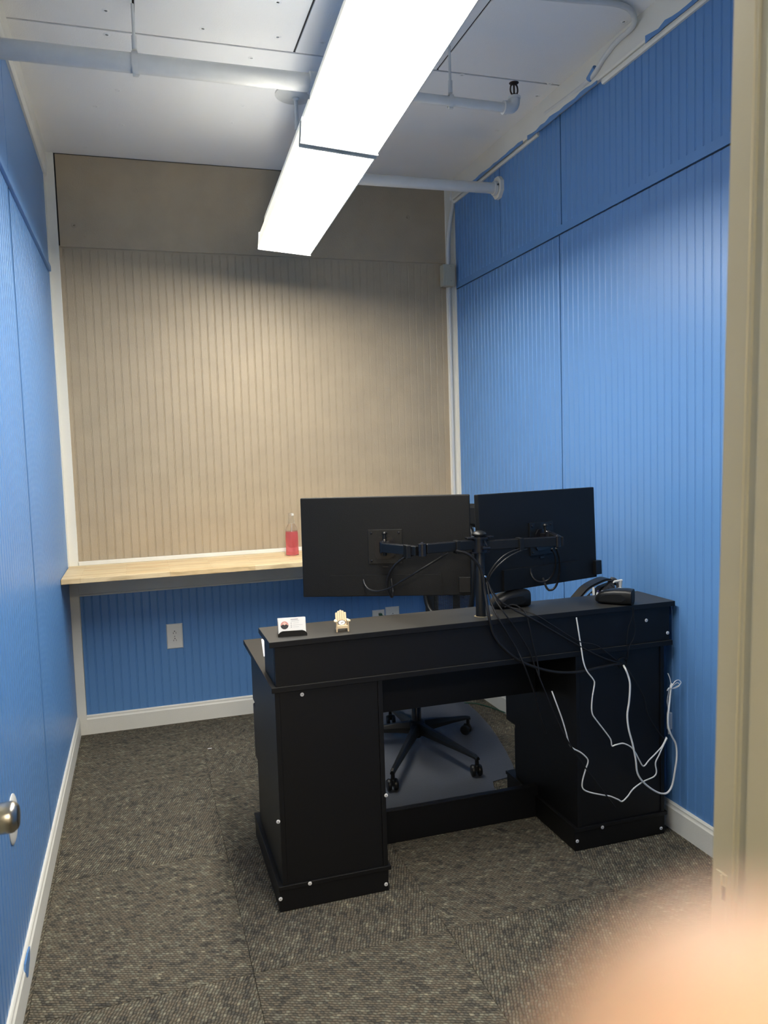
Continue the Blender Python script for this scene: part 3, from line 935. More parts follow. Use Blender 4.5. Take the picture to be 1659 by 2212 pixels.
# ------------------------------------------------------------------ monitors and their stand
def monitor(cx, cy, cz, yaw, tilt, roll, label, name='monitor', boxx=None):
    W_, H_ = 0.614, 0.363
    X = Vector((math.cos(yaw), math.sin(yaw), 0))
    Nn = Vector((math.sin(yaw), -math.cos(yaw), 0))        # towards the camera side (the back of the screen)
    Z2 = Vector((0, 0, 1)) * math.cos(tilt) + Nn * math.sin(tilt)
    X2 = X * math.cos(roll) + Z2 * math.sin(roll)
    Z3 = -X * math.sin(roll) + Z2 * math.cos(roll)
    B = X2.cross(Z3).normalized()
    if B.dot(Nn) < 0:
        B = -B
    c = Vector((cx, cy, cz))
    # local frame: x right, y away from the back (into the screen), z up
    T = Matrix(((X2.x, -B.x, Z3.x, c.x), (X2.y, -B.y, Z3.y, c.y), (X2.z, -B.z, Z3.z, c.z), (0, 0, 0, 1)))
    o = empty(name, c - Z3 * H_ / 2, label, 'monitor', 'desktop monitors')
    MB().box((-W_ / 2, 0.0, -H_ / 2), (W_ / 2, 0.022, H_ / 2), bev=0.0035, T=T).build('back_shell', 'plastic_matte', o)
    MB().box((-W_ / 2 + 0.006, 0.0215, -H_ / 2 + 0.012), (W_ / 2 - 0.006, 0.024, H_ / 2 - 0.006), T=T).build('screen', 'gloss', o)
    # raised port housing at the bottom
    MB().prism([(-0.205, -H_ / 2 + 0.004), (0.205, -H_ / 2 + 0.004), (0.198, -H_ / 2 + 0.078), (-0.203, -H_ / 2 + 0.080)], 'y', -0.009, 0.004, T=T).build('port_housing', 'plastic_matte', o)
    # mounting plate in the middle
    MB().box((-0.062, -0.006, -0.062), (0.062, 0.002, 0.062), bev=0.001, T=T).build('mount_plate', 'plastic', o)
    for sx in (-1, 1):
        for sz in (-1, 1):
            MB().lathe([(0.0045, 0), (0.004, 0.003), (0.0015, 0.004)], T @ Vector((sx * 0.050, -0.006, sz * 0.050)), axis=B, seg=10).build('mount_screw', 'gloss', o)
    MB().box((-0.011, -0.004, -0.077), (0.011, 0.002, -0.069), bev=0.001, T=T).build('release_latch', 'gloss', o)
    if boxx:
        MB().box((boxx[0], -0.016, -H_ / 2 + 0.012), (boxx[1], 0.018, -H_ / 2 + 0.068), bev=0.002, T=T).build('side_box', 'plastic', o)
    return o, T, B


mL, TL, BL = monitor(0.8378, 2.6822, 1.1403, -0.395, -0.0194, -0.0024, 'left black monitor seen from behind, in front of the tan wall', boxx=(0.262, 0.304))
mR, TR_, BR = monitor(1.4489, 2.6492, 1.1346, 0.2896, -0.0376, -0.0068, 'right black monitor seen from behind, in front of the blue wall', boxx=(0.285, 0.319))

st = empty('monitor_stand', (1.124, 2.496, 0.895), 'black dual arm monitor stand with a central pole on the desk', 'monitor stand')
PX, PY = 1.124, 2.496
MB().lathe([(0.0178, 0.0), (0.0178, 0.20), (0.0174, 0.201), (0.0174, 0.285)], (PX, PY, 0.893), seg=28).build('pole', 'plastic', st)
MB().lathe([(0.012, 0.0), (0.024, 0.002), (0.026, 0.008), (0.022, 0.014), (0.010, 0.019), (0.003, 0.020)], (PX, PY, 1.178), seg=28).build('pole_cap', 'plastic', st)
hubm = MB().lathe([(0.027, 0), (0.027, 0.052)], (PX, PY, 1.122), seg=28)
hubm.box((PX - 0.050, PY - 0.012, 1.170), (PX + 0.052, PY + 0.014, 1.176), bev=0.002)
hubm.lathe([(0.034, 0), (0.034, 0.005)], (PX, PY, 1.170), seg=28)
hubm.box((PX - 0.034, PY - 0.014, 1.118), (PX + 0.034, PY + 0.014, 1.124), bev=0.002)
hubm.build('collar', 'gloss', st)
kb = MB().tube([(PX + 0.006, PY - 0.026, 1.168), (PX + 0.012, PY - 0.040, 1.145)], 0.003, 8)
kb.tube([(PX - 0.008, PY - 0.042, 1.140), (PX + 0.022, PY - 0.038, 1.138)], 0.0055, 10)
kb.lathe([(0.008, 0), (0.008, 0.012)], (PX + 0.004, PY - 0.028, 1.138), axis=(0, -1, 0), seg=12)
kb.build('tightening_lever', 'gloss', st)
MB().lathe([(0.0045, 0), (0.0035, 0.003)], (PX + 0.013, PY - 0.014, 1.036), axis=(0.4, -1, 0), seg=12).build('set_screw', 'chrome', st)
sb = MB()
sv = []
for i in range(4):
    a = math.radians(-58 + i * 7)
    for zz in (0.968, 1.013):
        sv.append((PX + 0.0181 * math.cos(a), PY + 0.0181 * math.sin(a), zz))
sb.add(sv, [(0, 2, 3, 1), (2, 4, 5, 3), (4, 6, 7, 5)], True)
sb.build('sticker', 'screw', st)


def arm_bar(a, b, zc, hh=0.016, tt=0.012, name='arm', mat='plastic'):
    a = Vector(a)
    b = Vector(b)
    d = (b - a)
    L = d.length
    ang = math.atan2(d.y, d.x)
    T = Matrix.Translation((a.x, a.y, zc)) @ Matrix.Rotation(ang, 4, 'Z')
    o = MB().box((0, -tt, -hh), (L, tt, hh), bev=0.002, T=T).build(name, mat, st)
    MB().box((0.004, -tt * 0.5, hh - 0.0005), (L - 0.004, tt * 0.5, hh + 0.0012), bev=0.0004, T=T).build('top_ridge', 'gloss', o)
    return o, T


def joint(x, y, zc, hh=0.020, r=0.014):
    MB().lathe([(r * 0.4, -hh - 0.003), (r, -hh - 0.001), (r, hh + 0.001), (r * 0.5, hh + 0.003)], (x, y, zc), seg=20).lathe([(0.006, 0), (0.005, 0.004), (0.002, 0.005)], (x, y, zc + hh + 0.002), seg=12).build('joint', 'gloss', st)


def head(T, B, mount, name='tilt_head'):
    """tilt bracket between the screen's plate and the end of the arm"""
    g1 = MB()
    pts = [(-0.036, -0.034), (-0.030, -0.044), (0.012, -0.044), (0.036, -0.03), (0.036, 0.020), (0.022, 0.036), (-0.022, 0.036), (-0.036, 0.018)]
    g1.prism(pts, 'y', -0.012, -0.006, T=T)
    g1.build('bracket_plate', 'gloss', st)
    g2 = MB()
    g2.box((-0.012, -0.036, 0.016), (0.012, -0.010, 0.021), bev=0.001, T=T)
    g2.box((-0.016, -0.036, -0.022), (-0.011, -0.010, 0.020), bev=0.001, T=T)
    g2.box((0.011, -0.036, -0.022), (0.016, -0.010, 0.020), bev=0.001, T=T)
    g2.build('tilt_yoke', 'gloss', st)
    a = T @ Vector((0, -0.026, -0.030))
    b = T @ Vector((0, -0.026, 0.048))
    MB().tube([a, b], 0.0065, 12).lathe([(0.0095, 0), (0.0105, 0.003), (0.007, 0.008), (0.002, 0.009)], b, seg=16).lathe([(0.013, 0), (0.013, 0.003)], T @ Vector((0, -0.026, 0.0035)), seg=16).build('tilt_bolt', 'plastic', st)
    MB().lathe([(0.004, 0), (0.003, 0.002)], T @ Vector((0.0, -0.0335, 0.026)), axis=B, seg=10).build('screw', 'chrome', st)


head(TL, BL, None)
head(TR_, BR, None)
# left arm pair
ML = TL @ Vector((-0.006, -0.040, 0))
EL = Vector((0.902, 2.470, 0))
arm_bar((PX - 0.020, PY, 0), (EL.x + 0.012, EL.y, 0), 1.150)
arm_bar((EL.x - 0.012, EL.y + 0.012, 0), (ML.x, ML.y - 0.010, 0), 1.143)
joint(EL.x, EL.y, 1.147)
joint(ML.x, ML.y - 0.004, 1.143, 0.018, 0.0125)
for cxy, zc in (((1.035, 2.486), 1.150), ((0.862, 2.512), 1.143)):
    MB().box((cxy[0] - 0.008, cxy[1] - 0.018, zc - 0.026), (cxy[0] + 0.008, cxy[1] + 0.018, zc + 0.019), bev=0.002).build('cable_clip', 'plastic', st)
# right arm pair: out to the elbow and back in to the screen
ER = Vector((1.402, 2.462, 0))
MR = TR_ @ Vector((0.0, -0.040, 0))
arm_bar((PX + 0.020, PY, 0), (ER.x, ER.y, 0), 1.145)
arm_bar((ER.x + 0.020, ER.y - 0.004, 0), (MR.x + 0.012, MR.y, 0), 1.143)
joint(ER.x + 0.010, ER.y, 1.144, 0.018, 0.0125)
joint(MR.x, MR.y, 1.143, 0.018, 0.0125)
MB().box((1.262, 2.458, 1.120), (1.278, 2.496, 1.165), bev=0.002).build('cable_clip', 'plastic', st)
MB().box((PX + 0.016, PY - 0.014, 1.008), (PX + 0.032, PY + 0.010, 1.030), bev=0.003).build('cable_clip', 'plastic', st)

# ------------------------------------------------------------------ cables
def cable(label, pts, r, mat, name='cable', group=None, seg=8, n=7, cat='cable'):
    P = []
    for q in pts:
        if len(q) == 3 and not isinstance(q, Vector):
            P.append(at(q[0], q[1], 'y', q[2]))
        else:
            P.append(Vector(q))
    mb = MB().tube(smooth_path(P, n), r, seg)
    o = mb.build(name, mat)
    tag(o, label, cat, group)
    return o


F = 2.418
B_ = 'black cables hanging from the monitor arms'
cable('thick black cable sagging from the left arm across the desk back into the hole',
      [(985, 1190, 2.462), (1010, 1197, 2.455), (1035, 1222, 2.45), (1044, 1250, 2.445), (1048, 1280, 2.44), (1056, 1330, 2.415), (1066, 1370, F), (1090, 1402, F), (1130, 1431, F), (1190, 1450, F), (1245, 1452, F), (1300, 1441, F), (1335, 1434, F + 0.006), (1345, 1433, YD + 0.02)], 0.0052, 'rubber', 'monitor_cable', B_)
cable('black cable plugged into the left monitor and rising to the arm',
      [(785, 1252, 2.70), (788, 1262, 2.69), (797, 1273, 2.67), (815, 1277, 2.64), (840, 1271, 2.60), (870, 1254, 2.55), (905, 1233, 2.51), (940, 1212, 2.49), (968, 1194, 2.470)], 0.0036, 'rubber', 'video_cable', B_)
cable('black cable looping below the left monitor arm to the screen edge',
      [(893, 1198, 2.50), (872, 1206, 2.53), (850, 1225, 2.57), (838, 1248, 2.60), (837, 1268, 2.61), (846, 1289, 2.62), (849, 1278, 2.655), (846, 1256, 2.665), (845, 1247, 2.67)], 0.0046, 'rubber', 'power_cable', B_)
cable('outer of two black cables arching from the right arm to the pole',
      [(1133, 1184, 2.47), (1112, 1189, 2.462), (1090, 1200, 2.455), (1070, 1219, 2.452), (1058, 1237, 2.455), (1052, 1252, 2.462)], 0.0034, 'rubber', 'monitor_cable', B_)
cable('inner of two black cables arching from the right arm to the pole',
      [(1138, 1186, 2.468), (1118, 1193, 2.455), (1095, 1206, 2.448), (1074, 1224, 2.448), (1061, 1240, 2.453), (1054, 1254, 2.460)], 0.0030, 'rubber', 'monitor_cable', B_)
cable('smaller black cable loop hanging behind the right monitor',
      [(1192, 1185, 2.52), (1199, 1200, 2.53), (1200, 1220, 2.55), (1195, 1240, 2.57), (1182, 1254, 2.585), (1166, 1257, 2.59), (1153, 1250, 2.60), (1147, 1237, 2.615), (1146, 1228, 2.618)], 0.0036, 'rubber', 'video_cable', B_)
cable('larger black cable loop hanging below the right monitor edge',
      [(1202, 1184, 2.51), (1208, 1205, 2.53), (1209, 1230, 2.55), (1205, 1255, 2.57), (1198, 1270, 2.575), (1188, 1275, 2.58), (1181, 1270, 2.59), (1176, 1258, 2.61), (1173, 1249, 2.625)], 0.0042, 'rubber', 'power_cable', B_)
T0 = (1053, 1256, 2.462)
cable('black cable running from the pole clip right across the desk back into the hole',
      [T0, (1062, 1275, 2.45), (1080, 1298, 2.44), (1112, 1318, 2.425), (1150, 1337, 2.412), (1200, 1366, F), (1252, 1396, F), (1300, 1420, F), (1335, 1431, F + 0.006), (1346, 1434, YD + 0.02)], 0.0032, 'rubber', 'monitor_cable', B_)
cable('black cable falling from the pole clip to the foot of the right pedestal',
      [T0, (1066, 1290, 2.44), (1090, 1325, 2.412), (1112, 1355, F), (1140, 1400, F), (1156, 1440, F), (1180, 1500, 2.40), (1215, 1580, 2.40), (1255, 1645, 2.40), (1300, 1705, 2.40), (1330, 1745, 2.40)], 0.0026, 'rubber', 'power_cable', B_)
cable('black cable hanging almost straight from the pole clip behind the modesty panel',
      [(1051, 1258, 2.462), (1060, 1300, 2.44), (1078, 1338, 2.412), (1100, 1375, F), (1118, 1405, F), (1133, 1440, 2.405), (1155, 1500, 2.42), (1168, 1550, 2.43), (1180, 1585, 2.44)], 0.0030, 'rubber', 'power_cable', B_)
cable('thin black cable with a shiny bend on the desk top beside the pole',
      [(1090, 1312, 2.50), (1108, 1306, 2.50), (1125, 1314, 2.47), (1137, 1328, 2.43), (1145, 1360, F), (1152, 1395, F), (1160, 1425, F), (1165, 1460, 2.41)], 0.0026, 'rubber', 'thin_cable', B_)
cable('thin black cable crossing the desk top edge towards the right',
      [(1096, 1310, 2.50), (1125, 1318, 2.47), (1160, 1330, 2.425), (1205, 1358, F), (1250, 1385, F), (1290, 1395, F), (1330, 1425, F), (1345, 1434, YD + 0.02)], 0.0022, 'rubber', 'thin_cable', B_)
cable('left of two thin black wires hanging from the device on the desk corner',
      [(1366, 1312, 2.412), (1366, 1330, 2.415), (1358, 1355, 2.42), (1354, 1385, 2.42), (1355, 1410, 2.42), (1348, 1432, YD + 0.015)], 0.0014, 'rubber', 'thin_cable', 'thin black wires on the desk corner', seg=6)
cable('right of two thin black wires hanging from the device on the desk corner',
      [(1369, 1312, 2.412), (1369, 1335, 2.415), (1372, 1360, 2.42), (1368, 1380, 2.42), (1360, 1395, 2.42), (1356, 1420, 2.42), (1350, 1434, YD + 0.015)], 0.0014, 'rubber', 'thin_cable', 'thin black wires on the desk corner', seg=6)
cable('black cable slanting from the hole down to the right of the white cords',
      [(1349, 1436, YD + 0.01), (1365, 1460, 2.415), (1390, 1505, 2.41), (1400, 1545, 2.41), (1425, 1585, 2.405), (1440, 1600, 2.405)], 0.0022, 'rubber', 'thin_cable')
cable('thin dark green cable lying on the carpet under the desk',
      [at(1003, 1518, 'z', 0.010), at(1030, 1520, 'z', 0.006), at(1060, 1528, 'z', 0.006), at(1090, 1539, 'z', 0.006), at(1130, 1556, 'z', 0.006), at(1170, 1560, 'z', 0.006)], 0.003, 'green_cable', 'floor_cable')
W = 'white cords tangled behind the desk'
cable('white cord running down from below the shelf top to the middle of the tangle',
      [(1245, 1334, 2.424), (1250, 1365, 2.42), (1253, 1385, 2.42), (1257, 1410, 2.415), (1261, 1432, 2.412), (1268, 1450, 2.41), (1281, 1467, 2.41), (1284, 1478, 2.41), (1279, 1510, 2.41), (1279, 1540, 2.41), (1290, 1558, 2.41), (1307, 1580, 2.41), (1319, 1597, 2.41), (1322, 1611, 2.41), (1330, 1609, 2.405), (1346, 1606, 2.405), (1362, 1613, 2.402), (1372, 1625, 2.402), (1381, 1642, 2.40), (1390, 1655, 2.40), (1402, 1642, 2.40), (1414, 1630, 2.40), (1430, 1612, 2.40), (1440, 1592, 2.40)], 0.0026, 'white_cable', 'white_cord', W, n=5)
cable('white cord starting lower left and dipping to the lowest point of the tangle',
      [(1192, 1493, 2.415), (1199, 1512, 2.41), (1213, 1550, 2.41), (1222, 1580, 2.41), (1229, 1605, 2.41), (1237, 1616, 2.41), (1255, 1626, 2.41), (1268, 1638, 2.41), (1270, 1647, 2.41), (1265, 1662, 2.41), (1258, 1688, 2.41), (1259, 1703, 2.41), (1272, 1711, 2.408), (1300, 1717, 2.408), (1318, 1720, 2.408), (1335, 1727, 2.408), (1344, 1731, 2.408), (1356, 1720, 2.405), (1368, 1704, 2.40), (1390, 1688, 2.398), (1412, 1678, 2.398), (1418, 1667, 2.398), (1416, 1648, 2.398), (1424, 1630, 2.398), (1433, 1610, 2.398), (1441, 1594, 2.398)], 0.0026, 'white_cable', 'white_cord', W, n=5)
cable('thickest white cord hanging in a long loop from the desk hole beside the wall',
      [(1346, 1436, YD + 0.01), (1351, 1445, 2.415), (1357, 1460, 2.41), (1361, 1480, 2.405), (1359, 1515, 2.405), (1355, 1545, 2.405), (1358, 1575, 2.40), (1366, 1605, 2.395), (1373, 1640, 2.392), (1377, 1670, 2.392), (1390, 1690, 2.392), (1410, 1706, 2.392), (1428, 1714, 2.392), (1442, 1712, 2.392), (1452, 1696, 2.390), (1458, 1665, 2.388), (1462, 1635, 2.386), (1460, 1608, 2.386), (1450, 1588, 2.388), (1444, 1570, 2.390), (1443, 1550, 2.392), (1446, 1520, 2.394), (1449, 1490, 2.396), (1451, 1476, 2.398)], 0.0036, 'white_cable', 'white_cord', W, n=5)
ad = empty('inline_adapter', at(1446, 1557, 'y', 2.405), 'small grey-white inline adapter hanging in the cords by the blue wall', 'adapter')
c = at(1446, 1557, 'y', 2.404)
MB().box((c.x - 0.009, c.y - 0.007, c.z - 0.033), (c.x + 0.0095, c.y + 0.007, c.z + 0.033), bev=0.004).build('body', 'grey_cable', ad)
MB().tube([(c.x - 0.001, c.y, c.z - 0.032), (c.x - 0.002, c.y, c.z - 0.050)], 0.0042, 10, radii=[0.0055, 0.0035]).build('strain_relief', 'grey_cable', ad)
MB().tube([c + Vector((-0.002, 0, 0.032)), at(1441, 1515, 'y', 2.404), at(1445, 1490, 'y', 2.404), at(1449, 1478, 'y', 2.404)], 0.0018, 8).build('lead', 'grey_cable', ad)
tie = MB()
tp = [(1450, 1484), (1458, 1472), (1466, 1469), (1471, 1474), (1467, 1480), (1455, 1486), (1450, 1486), (1457, 1478), (1464, 1475), (1468, 1480), (1462, 1485), (1452, 1488), (1445, 1486), (1441, 1492), (1447, 1486)]
tie.tube(smooth_path([at(x, y, 'y', 2.392 + 0.0015 * (i % 3)) for i, (x, y) in enumerate(tp)], 5), 0.0014, 6)
tie.tube(smooth_path([at(1443, 1455, 'y', 2.405), at(1447, 1465, 'y', 2.404), at(1450, 1480, 'y', 2.402)], 4), 0.0016, 6)
tag(tie.build('cord_bow', 'white_cable'), 'thin white wire tied in a looped bow near the desk right edge', 'cable')

# ------------------------------------------------------------------ things on the desk
ZS = 0.8948
# business card holder with cards
ch = empty('card_holder', (0.452, 2.50, ZS), 'small black curved desk holder for business cards at the left end', 'card holder')
ca = math.radians(-8)
Tc = Matrix.Translation((0.452, 2.492, ZS)) @ Matrix.Rotation(ca, 4, 'Z')
MB().box((-0.047, -0.012, 0.0), (0.047, 0.040, 0.005), bev=0.0015, T=Tc).build('base', 'plastic', ch)
lipb = []
for i in range(13):
    t_ = i / 12
    xx = -0.047 + 0.094 * t_
    hh = 0.018 - 0.010 * max(0.0, (abs(t_ - 0.5) - 0.36) / 0.14) ** 1.5
    lipb.append((xx, hh))
MB().prism([(-0.047, 0.0)] + lipb + [(0.047, 0.0)], 'y', -0.014, -0.010, T=Tc).build('front_lip', 'plastic', ch)
MB().prism([(-0.047, 0.0), (-0.047, 0.046), (0.047, 0.046), (0.047, 0.0)], 'y', 0.030, 0.034, T=Tc @ Matrix.Rotation(math.radians(-12), 4, 'X')).build('back_rest', 'plastic', ch)
Tk = Tc @ Matrix.Translation((0, 0.004, 0.006)) @ Matrix.Rotation(math.radians(-14), 4, 'X')
for i in range(3):
    cdn = empty('business_card', Tk @ Vector((0, 0.004 * i, 0)), ['front white business card with a round portrait in the black holder', 'white business card right behind the front one in the holder', 'rearmost white business card of the stack in the holder'][i], 'card', 'business cards in the holder')
    yo = 0.0005 + i * 0.0045
    MB().box((-0.0445 - 0.001 * i, yo, 0.0), (0.0445 - 0.001 * i, yo + (0.003 if i else 0.0008), 0.0505 + 0.0006 * i), T=Tk).build('card_stock', 'card', cdn)
    if i == 0:
        def disc(cx, cz, r, mat, nm, yy, zcut=None):
            pts = []
            for k in range(24):
                a = 2 * math.pi * k / 24
                z_ = cz + r * math.sin(a)
                if zcut is not None:
                    z_ = min(z_, zcut)
                pts.append((cx + r * math.cos(a), z_))
            MB().prism(pts, 'y', yy - 0.00015, yy, T=Tk).build(nm, mat, cdn)
        disc(-0.0245, 0.0270, 0.0130, 'portrait_bg', 'portrait', 0.0004)
        disc(-0.0245, 0.0325, 0.0046, 'portrait_face', 'portrait_head', 0.0002)
        pts = []
        for k in range(13):
            a = math.pi + math.pi * k / 12
            pts.append((-0.0245 + 0.0127 * math.cos(a), 0.0262 + 0.0120 * math.sin(a)))
        pts += [(-0.0140, 0.0265), (-0.0195, 0.0300), (-0.0245, 0.0272), (-0.0290, 0.0300), (-0.0345, 0.0270)]
        MB().prism(pts, 'y', 0.0000, 0.0002, T=Tk).build('portrait_jacket', 'portrait_dark', cdn)
        for z_, x0, x1, m_ in ((0.0440, -0.004, 0.020, 'ink'), (0.0405, -0.004, 0.024, 'ink_light'), (0.0378, -0.004, 0.022, 'ink_light'), (0.0320, 0.003, 0.022, 'ink_light'), (0.0255, 0.003, 0.034, 'ink_light'), (0.0195, 0.003, 0.022, 'ink_light')):
            MB().box((x0, 0.0002, z_), (x1, 0.0005, z_ + (0.0018 if m_ == 'ink' else 0.0010)), T=Tk).build('print_line', m_, cdn)
        for z_ in (0.0315, 0.0250, 0.0190):
            MB().box((-0.004, 0.0002, z_), (-0.0015, 0.0005, z_ + 0.0025), T=Tk).build('print_mark', 'ink', cdn)
# miniature garden chair
mc = empty('toy_chair', (0.618, 2.485, ZS), 'miniature pale wooden garden chair on the desk shelf', 'toy chair')
Tm = Matrix.Translation((0.616, 2.480, ZS)) @ Matrix.Rotation(math.radians(-6), 4, 'Z')
for s_ in (-1, 1):
    MB().box((s_ * 0.0190 - 0.0022, -0.012, 0), (s_ * 0.0190 + 0.0022, -0.008, 0.034), T=Tm).build('leg', 'pine', mc)
    MB().prism([(-0.010, 0.014), (-0.010, 0.008), (0.030, 0.0), (0.036, 0.0), (0.020, 0.012)], 'x', s_ * 0.0165 - 0.0012, s_ * 0.0165 + 0.0012, T=Tm).build('side_rail', 'pine', mc)
    MB().prism([(s_ * 0.016, -0.017), (s_ * 0.026, -0.015), (s_ * 0.0275, -0.006), (s_ * 0.022, 0.020), (s_ * 0.017, 0.020)], 'z', 0.034, 0.0370, T=Tm).build('armrest', 'pine', mc)
MB().box((-0.018, -0.0135, 0.012), (0.018, -0.0105, 0.021), T=Tm).build('seat_front', 'pine', mc)
for k in range(3):
    MB().box((-0.018, -0.010 + k * 0.008, 0.0185 - k * 0.002), (0.018, -0.0035 + k * 0.008, 0.0205 - k * 0.002), T=Tm).build('seat_slat', 'pine', mc)
Tb = Tm @ Matrix.Translation((0, 0.012, 0.012)) @ Matrix.Rotation(math.radians(-20), 4, 'X')
for k in range(5):
    xx = -0.0148 + k * 0.0074
    hh = 0.056 - 0.0026 * abs(k - 2) ** 1.6
    MB().prism([(xx - 0.0033, 0), (xx + 0.0033, 0), (xx + 0.0033, hh - (0.0015 if k > 2 else 0)), (xx, hh + 0.0008), (xx - 0.0033, hh - (0.0015 if k < 2 else 0))], 'y', 0, 0.0022, T=Tb).build('back_slat', 'pine', mc)
tk_ = MB()
pts = [(0.0095 * math.cos(2 * math.pi * k / 20) * 1.15, 0.024 + 0.0075 * math.sin(2 * math.pi * k / 20)) for k in range(20)]
tkn = empty('oval_badge', Tm @ Vector((0, -0.004, 0.026)), 'white oval badge with a dark mark sitting on the miniature chair', 'badge')
pts2 = [(a * 1.25, (b - 0.024) * 1.12 + 0.0245) for a, b in pts]
MB().prism(pts2, 'y', -0.0010, 0.0008, T=Tm @ Matrix.Translation((0, -0.001, 0.004)) @ Matrix.Rotation(math.radians(-18), 4, 'X')).build('backing', 'portrait_dark', tkn)
MB().prism(pts, 'y', -0.0030, -0.0012, T=Tm @ Matrix.Translation((0, -0.001, 0.004)) @ Matrix.Rotation(math.radians(-18), 4, 'X')).build('disc', 'card', tkn)
MB().prism([(-0.003, 0.0215), (0.0, 0.0222), (0.0065, 0.0262), (0.0055, 0.0272), (0.001, 0.0245), (-0.003, 0.0235)], 'y', -0.0036, -0.0030, T=Tm @ Matrix.Translation((0, -0.001, 0.004)) @ Matrix.Rotation(math.radians(-18), 4, 'X')).build('mark', 'portrait_dark', tkn)
# sheets of paper on the worktop
pa = at(566, 1379, 'z', 0.7475)
tag(MB().prism([(0.403, 2.83), (0.60, 2.80), (0.64, 3.06), (0.435, 3.10)], 'z', 0.7462, 0.7475).build('paper_sheet', 'paper'), 'white sheet of paper lying on the worktop behind the left shelf end', 'paper')


# two black rounded devices (speakers lying on their sides)
def device(T, name, label):
    o = empty(name, T @ Vector((0, 0, 0)), label, 'speaker', 'small black speakers')
    # profile: round nose on the left, flat face on the right; x length, z height, swept in y
    secs = [(-0.078, 0.012, 0.010, 0.018), (-0.074, 0.022, 0.006, 0.030), (-0.062, 0.031, 0.002, 0.042), (-0.035, 0.036, 0.0, 0.053), (0.0, 0.038, 0.0, 0.060), (0.045, 0.037, 0.0, 0.062), (0.066, 0.034, 0.0, 0.060)]
    vs, fs = [], []
    for x, hy, z0, z1 in secs:
        ring = []
        zc, hz = (z0 + z1) / 2, (z1 - z0) / 2
        for k in range(20):
            a = 2 * math.pi * k / 20
            cx_, sx_ = math.cos(a), math.sin(a)
            e = 0.55
            ring.append(T @ Vector((x, math.copysign(abs(cx_) ** e, cx_) * hy, zc + math.copysign(abs(sx_) ** e, sx_) * hz)))
        vs += ring
    n = len(secs)
    for i in range(n - 1):
        for k in range(20):
            fs.append((i * 20 + k, i * 20 + (k + 1) % 20, (i + 1) * 20 + (k + 1) % 20, (i + 1) * 20 + k))
    fs.append(tuple(range(20)))
    fs.append(tuple((n - 1) * 20 + k for k in range(20)))
    MB().add(vs, fs, True).build('body', 'plastic', o)
    ring = [(0.026 * math.copysign(abs(math.cos(a)) ** 0.6, math.cos(a)), 0.031 + 0.024 * math.copysign(abs(math.sin(a)) ** 0.6, math.sin(a))) for a in [2 * math.pi * k / 24 for k in range(24)]]
    MB().prism(ring, 'x', 0.064, 0.0675, T=T).build('end_face', 'plastic_matte', o)
    MB().prism([(-0.055, 0.012), (0.03, 0.014), (0.046, 0.026), (0.030, 0.044), (-0.030, 0.040), (-0.056, 0.026)], 'y', -0.0385, -0.034, T=T).build('grille', 'plastic_matte', o)
    return o


device(Matrix.Translation((1.290, 2.595, ZS)) @ Matrix.Rotation(math.radians(2), 4, 'Z'), 'desk_speaker', 'rounded black speaker lying on the desk shelf just right of the pole')
device(Matrix.Translation((1.661, 2.478, ZS)) @ Matrix.Rotation(math.radians(-48), 4, 'Z') @ Matrix.Scale(0.94, 4), 'desk_speaker', 'rounded black speaker with a flat end near the right end of the shelf')

# telephone on the worktop behind the shelf
ph = empty('desk_telephone', (1.75, 2.77, 0.746), 'black desk telephone tilted up behind the right end of the shelf', 'telephone')
Y0, Y1 = 2.745, 2.800
arc = smooth_path([(1.640, 0, 0.842), (1.672, 0, 0.872), (1.714, 0, 0.908), (1.768, 0, 0.930), (1.803, 0, 0.937), (1.828, 0, 0.930), (1.842, 0, 0.914)], 4)
arc = [(p.x, p.z) for p in arc]
und = [(x + 0.003, z - 0.009) for x, z in arc]
MB().prism(arc + und[::-1], 'y', Y0, Y1).build('curved_shell', 'plastic', ph)
MB().tube([(x + 0.003, Y0 - 0.001, z - 0.008) for x, z in arc[2:22]], 0.0014, 6).build('shell_rim', 'key_grey', ph)
MB().prism([(1.640, 0.7462), (1.862, 0.7462), (1.862, 0.87), (1.840, 0.912), (1.79, 0.900), (1.70, 0.835), (1.645, 0.83)], 'y', Y0 + 0.022, Y1).build('body', 'plastic_matte', ph)
MB().prism([(1.742, 0.852), (1.824, 0.922), (1.840, 0.905), (1.845, 0.86), (1.79, 0.82)], 'y', Y0 + 0.006, Y0 + 0.020).build('stand_panel', 'key_grey', ph)
for k in range(6):
    a = Vector((1.758 + 0.0125 * k, Y0 + 0.0055, 0.856 + 0.0105 * k))
    MB().tube([a, a + Vector((0.016, 0, -0.014))], 0.0011, 6).build('vent_rib', 'plastic', ph)
MB().tube(smooth_path([(1.822, Y0 + 0.004, 0.934), (1.840, Y0 + 0.004, 0.928), (1.852, Y0 + 0.004, 0.908), (1.856, Y0 + 0.004, 0.885)], 5), 0.008, 12).build('handset_end', 'key_grey', ph)

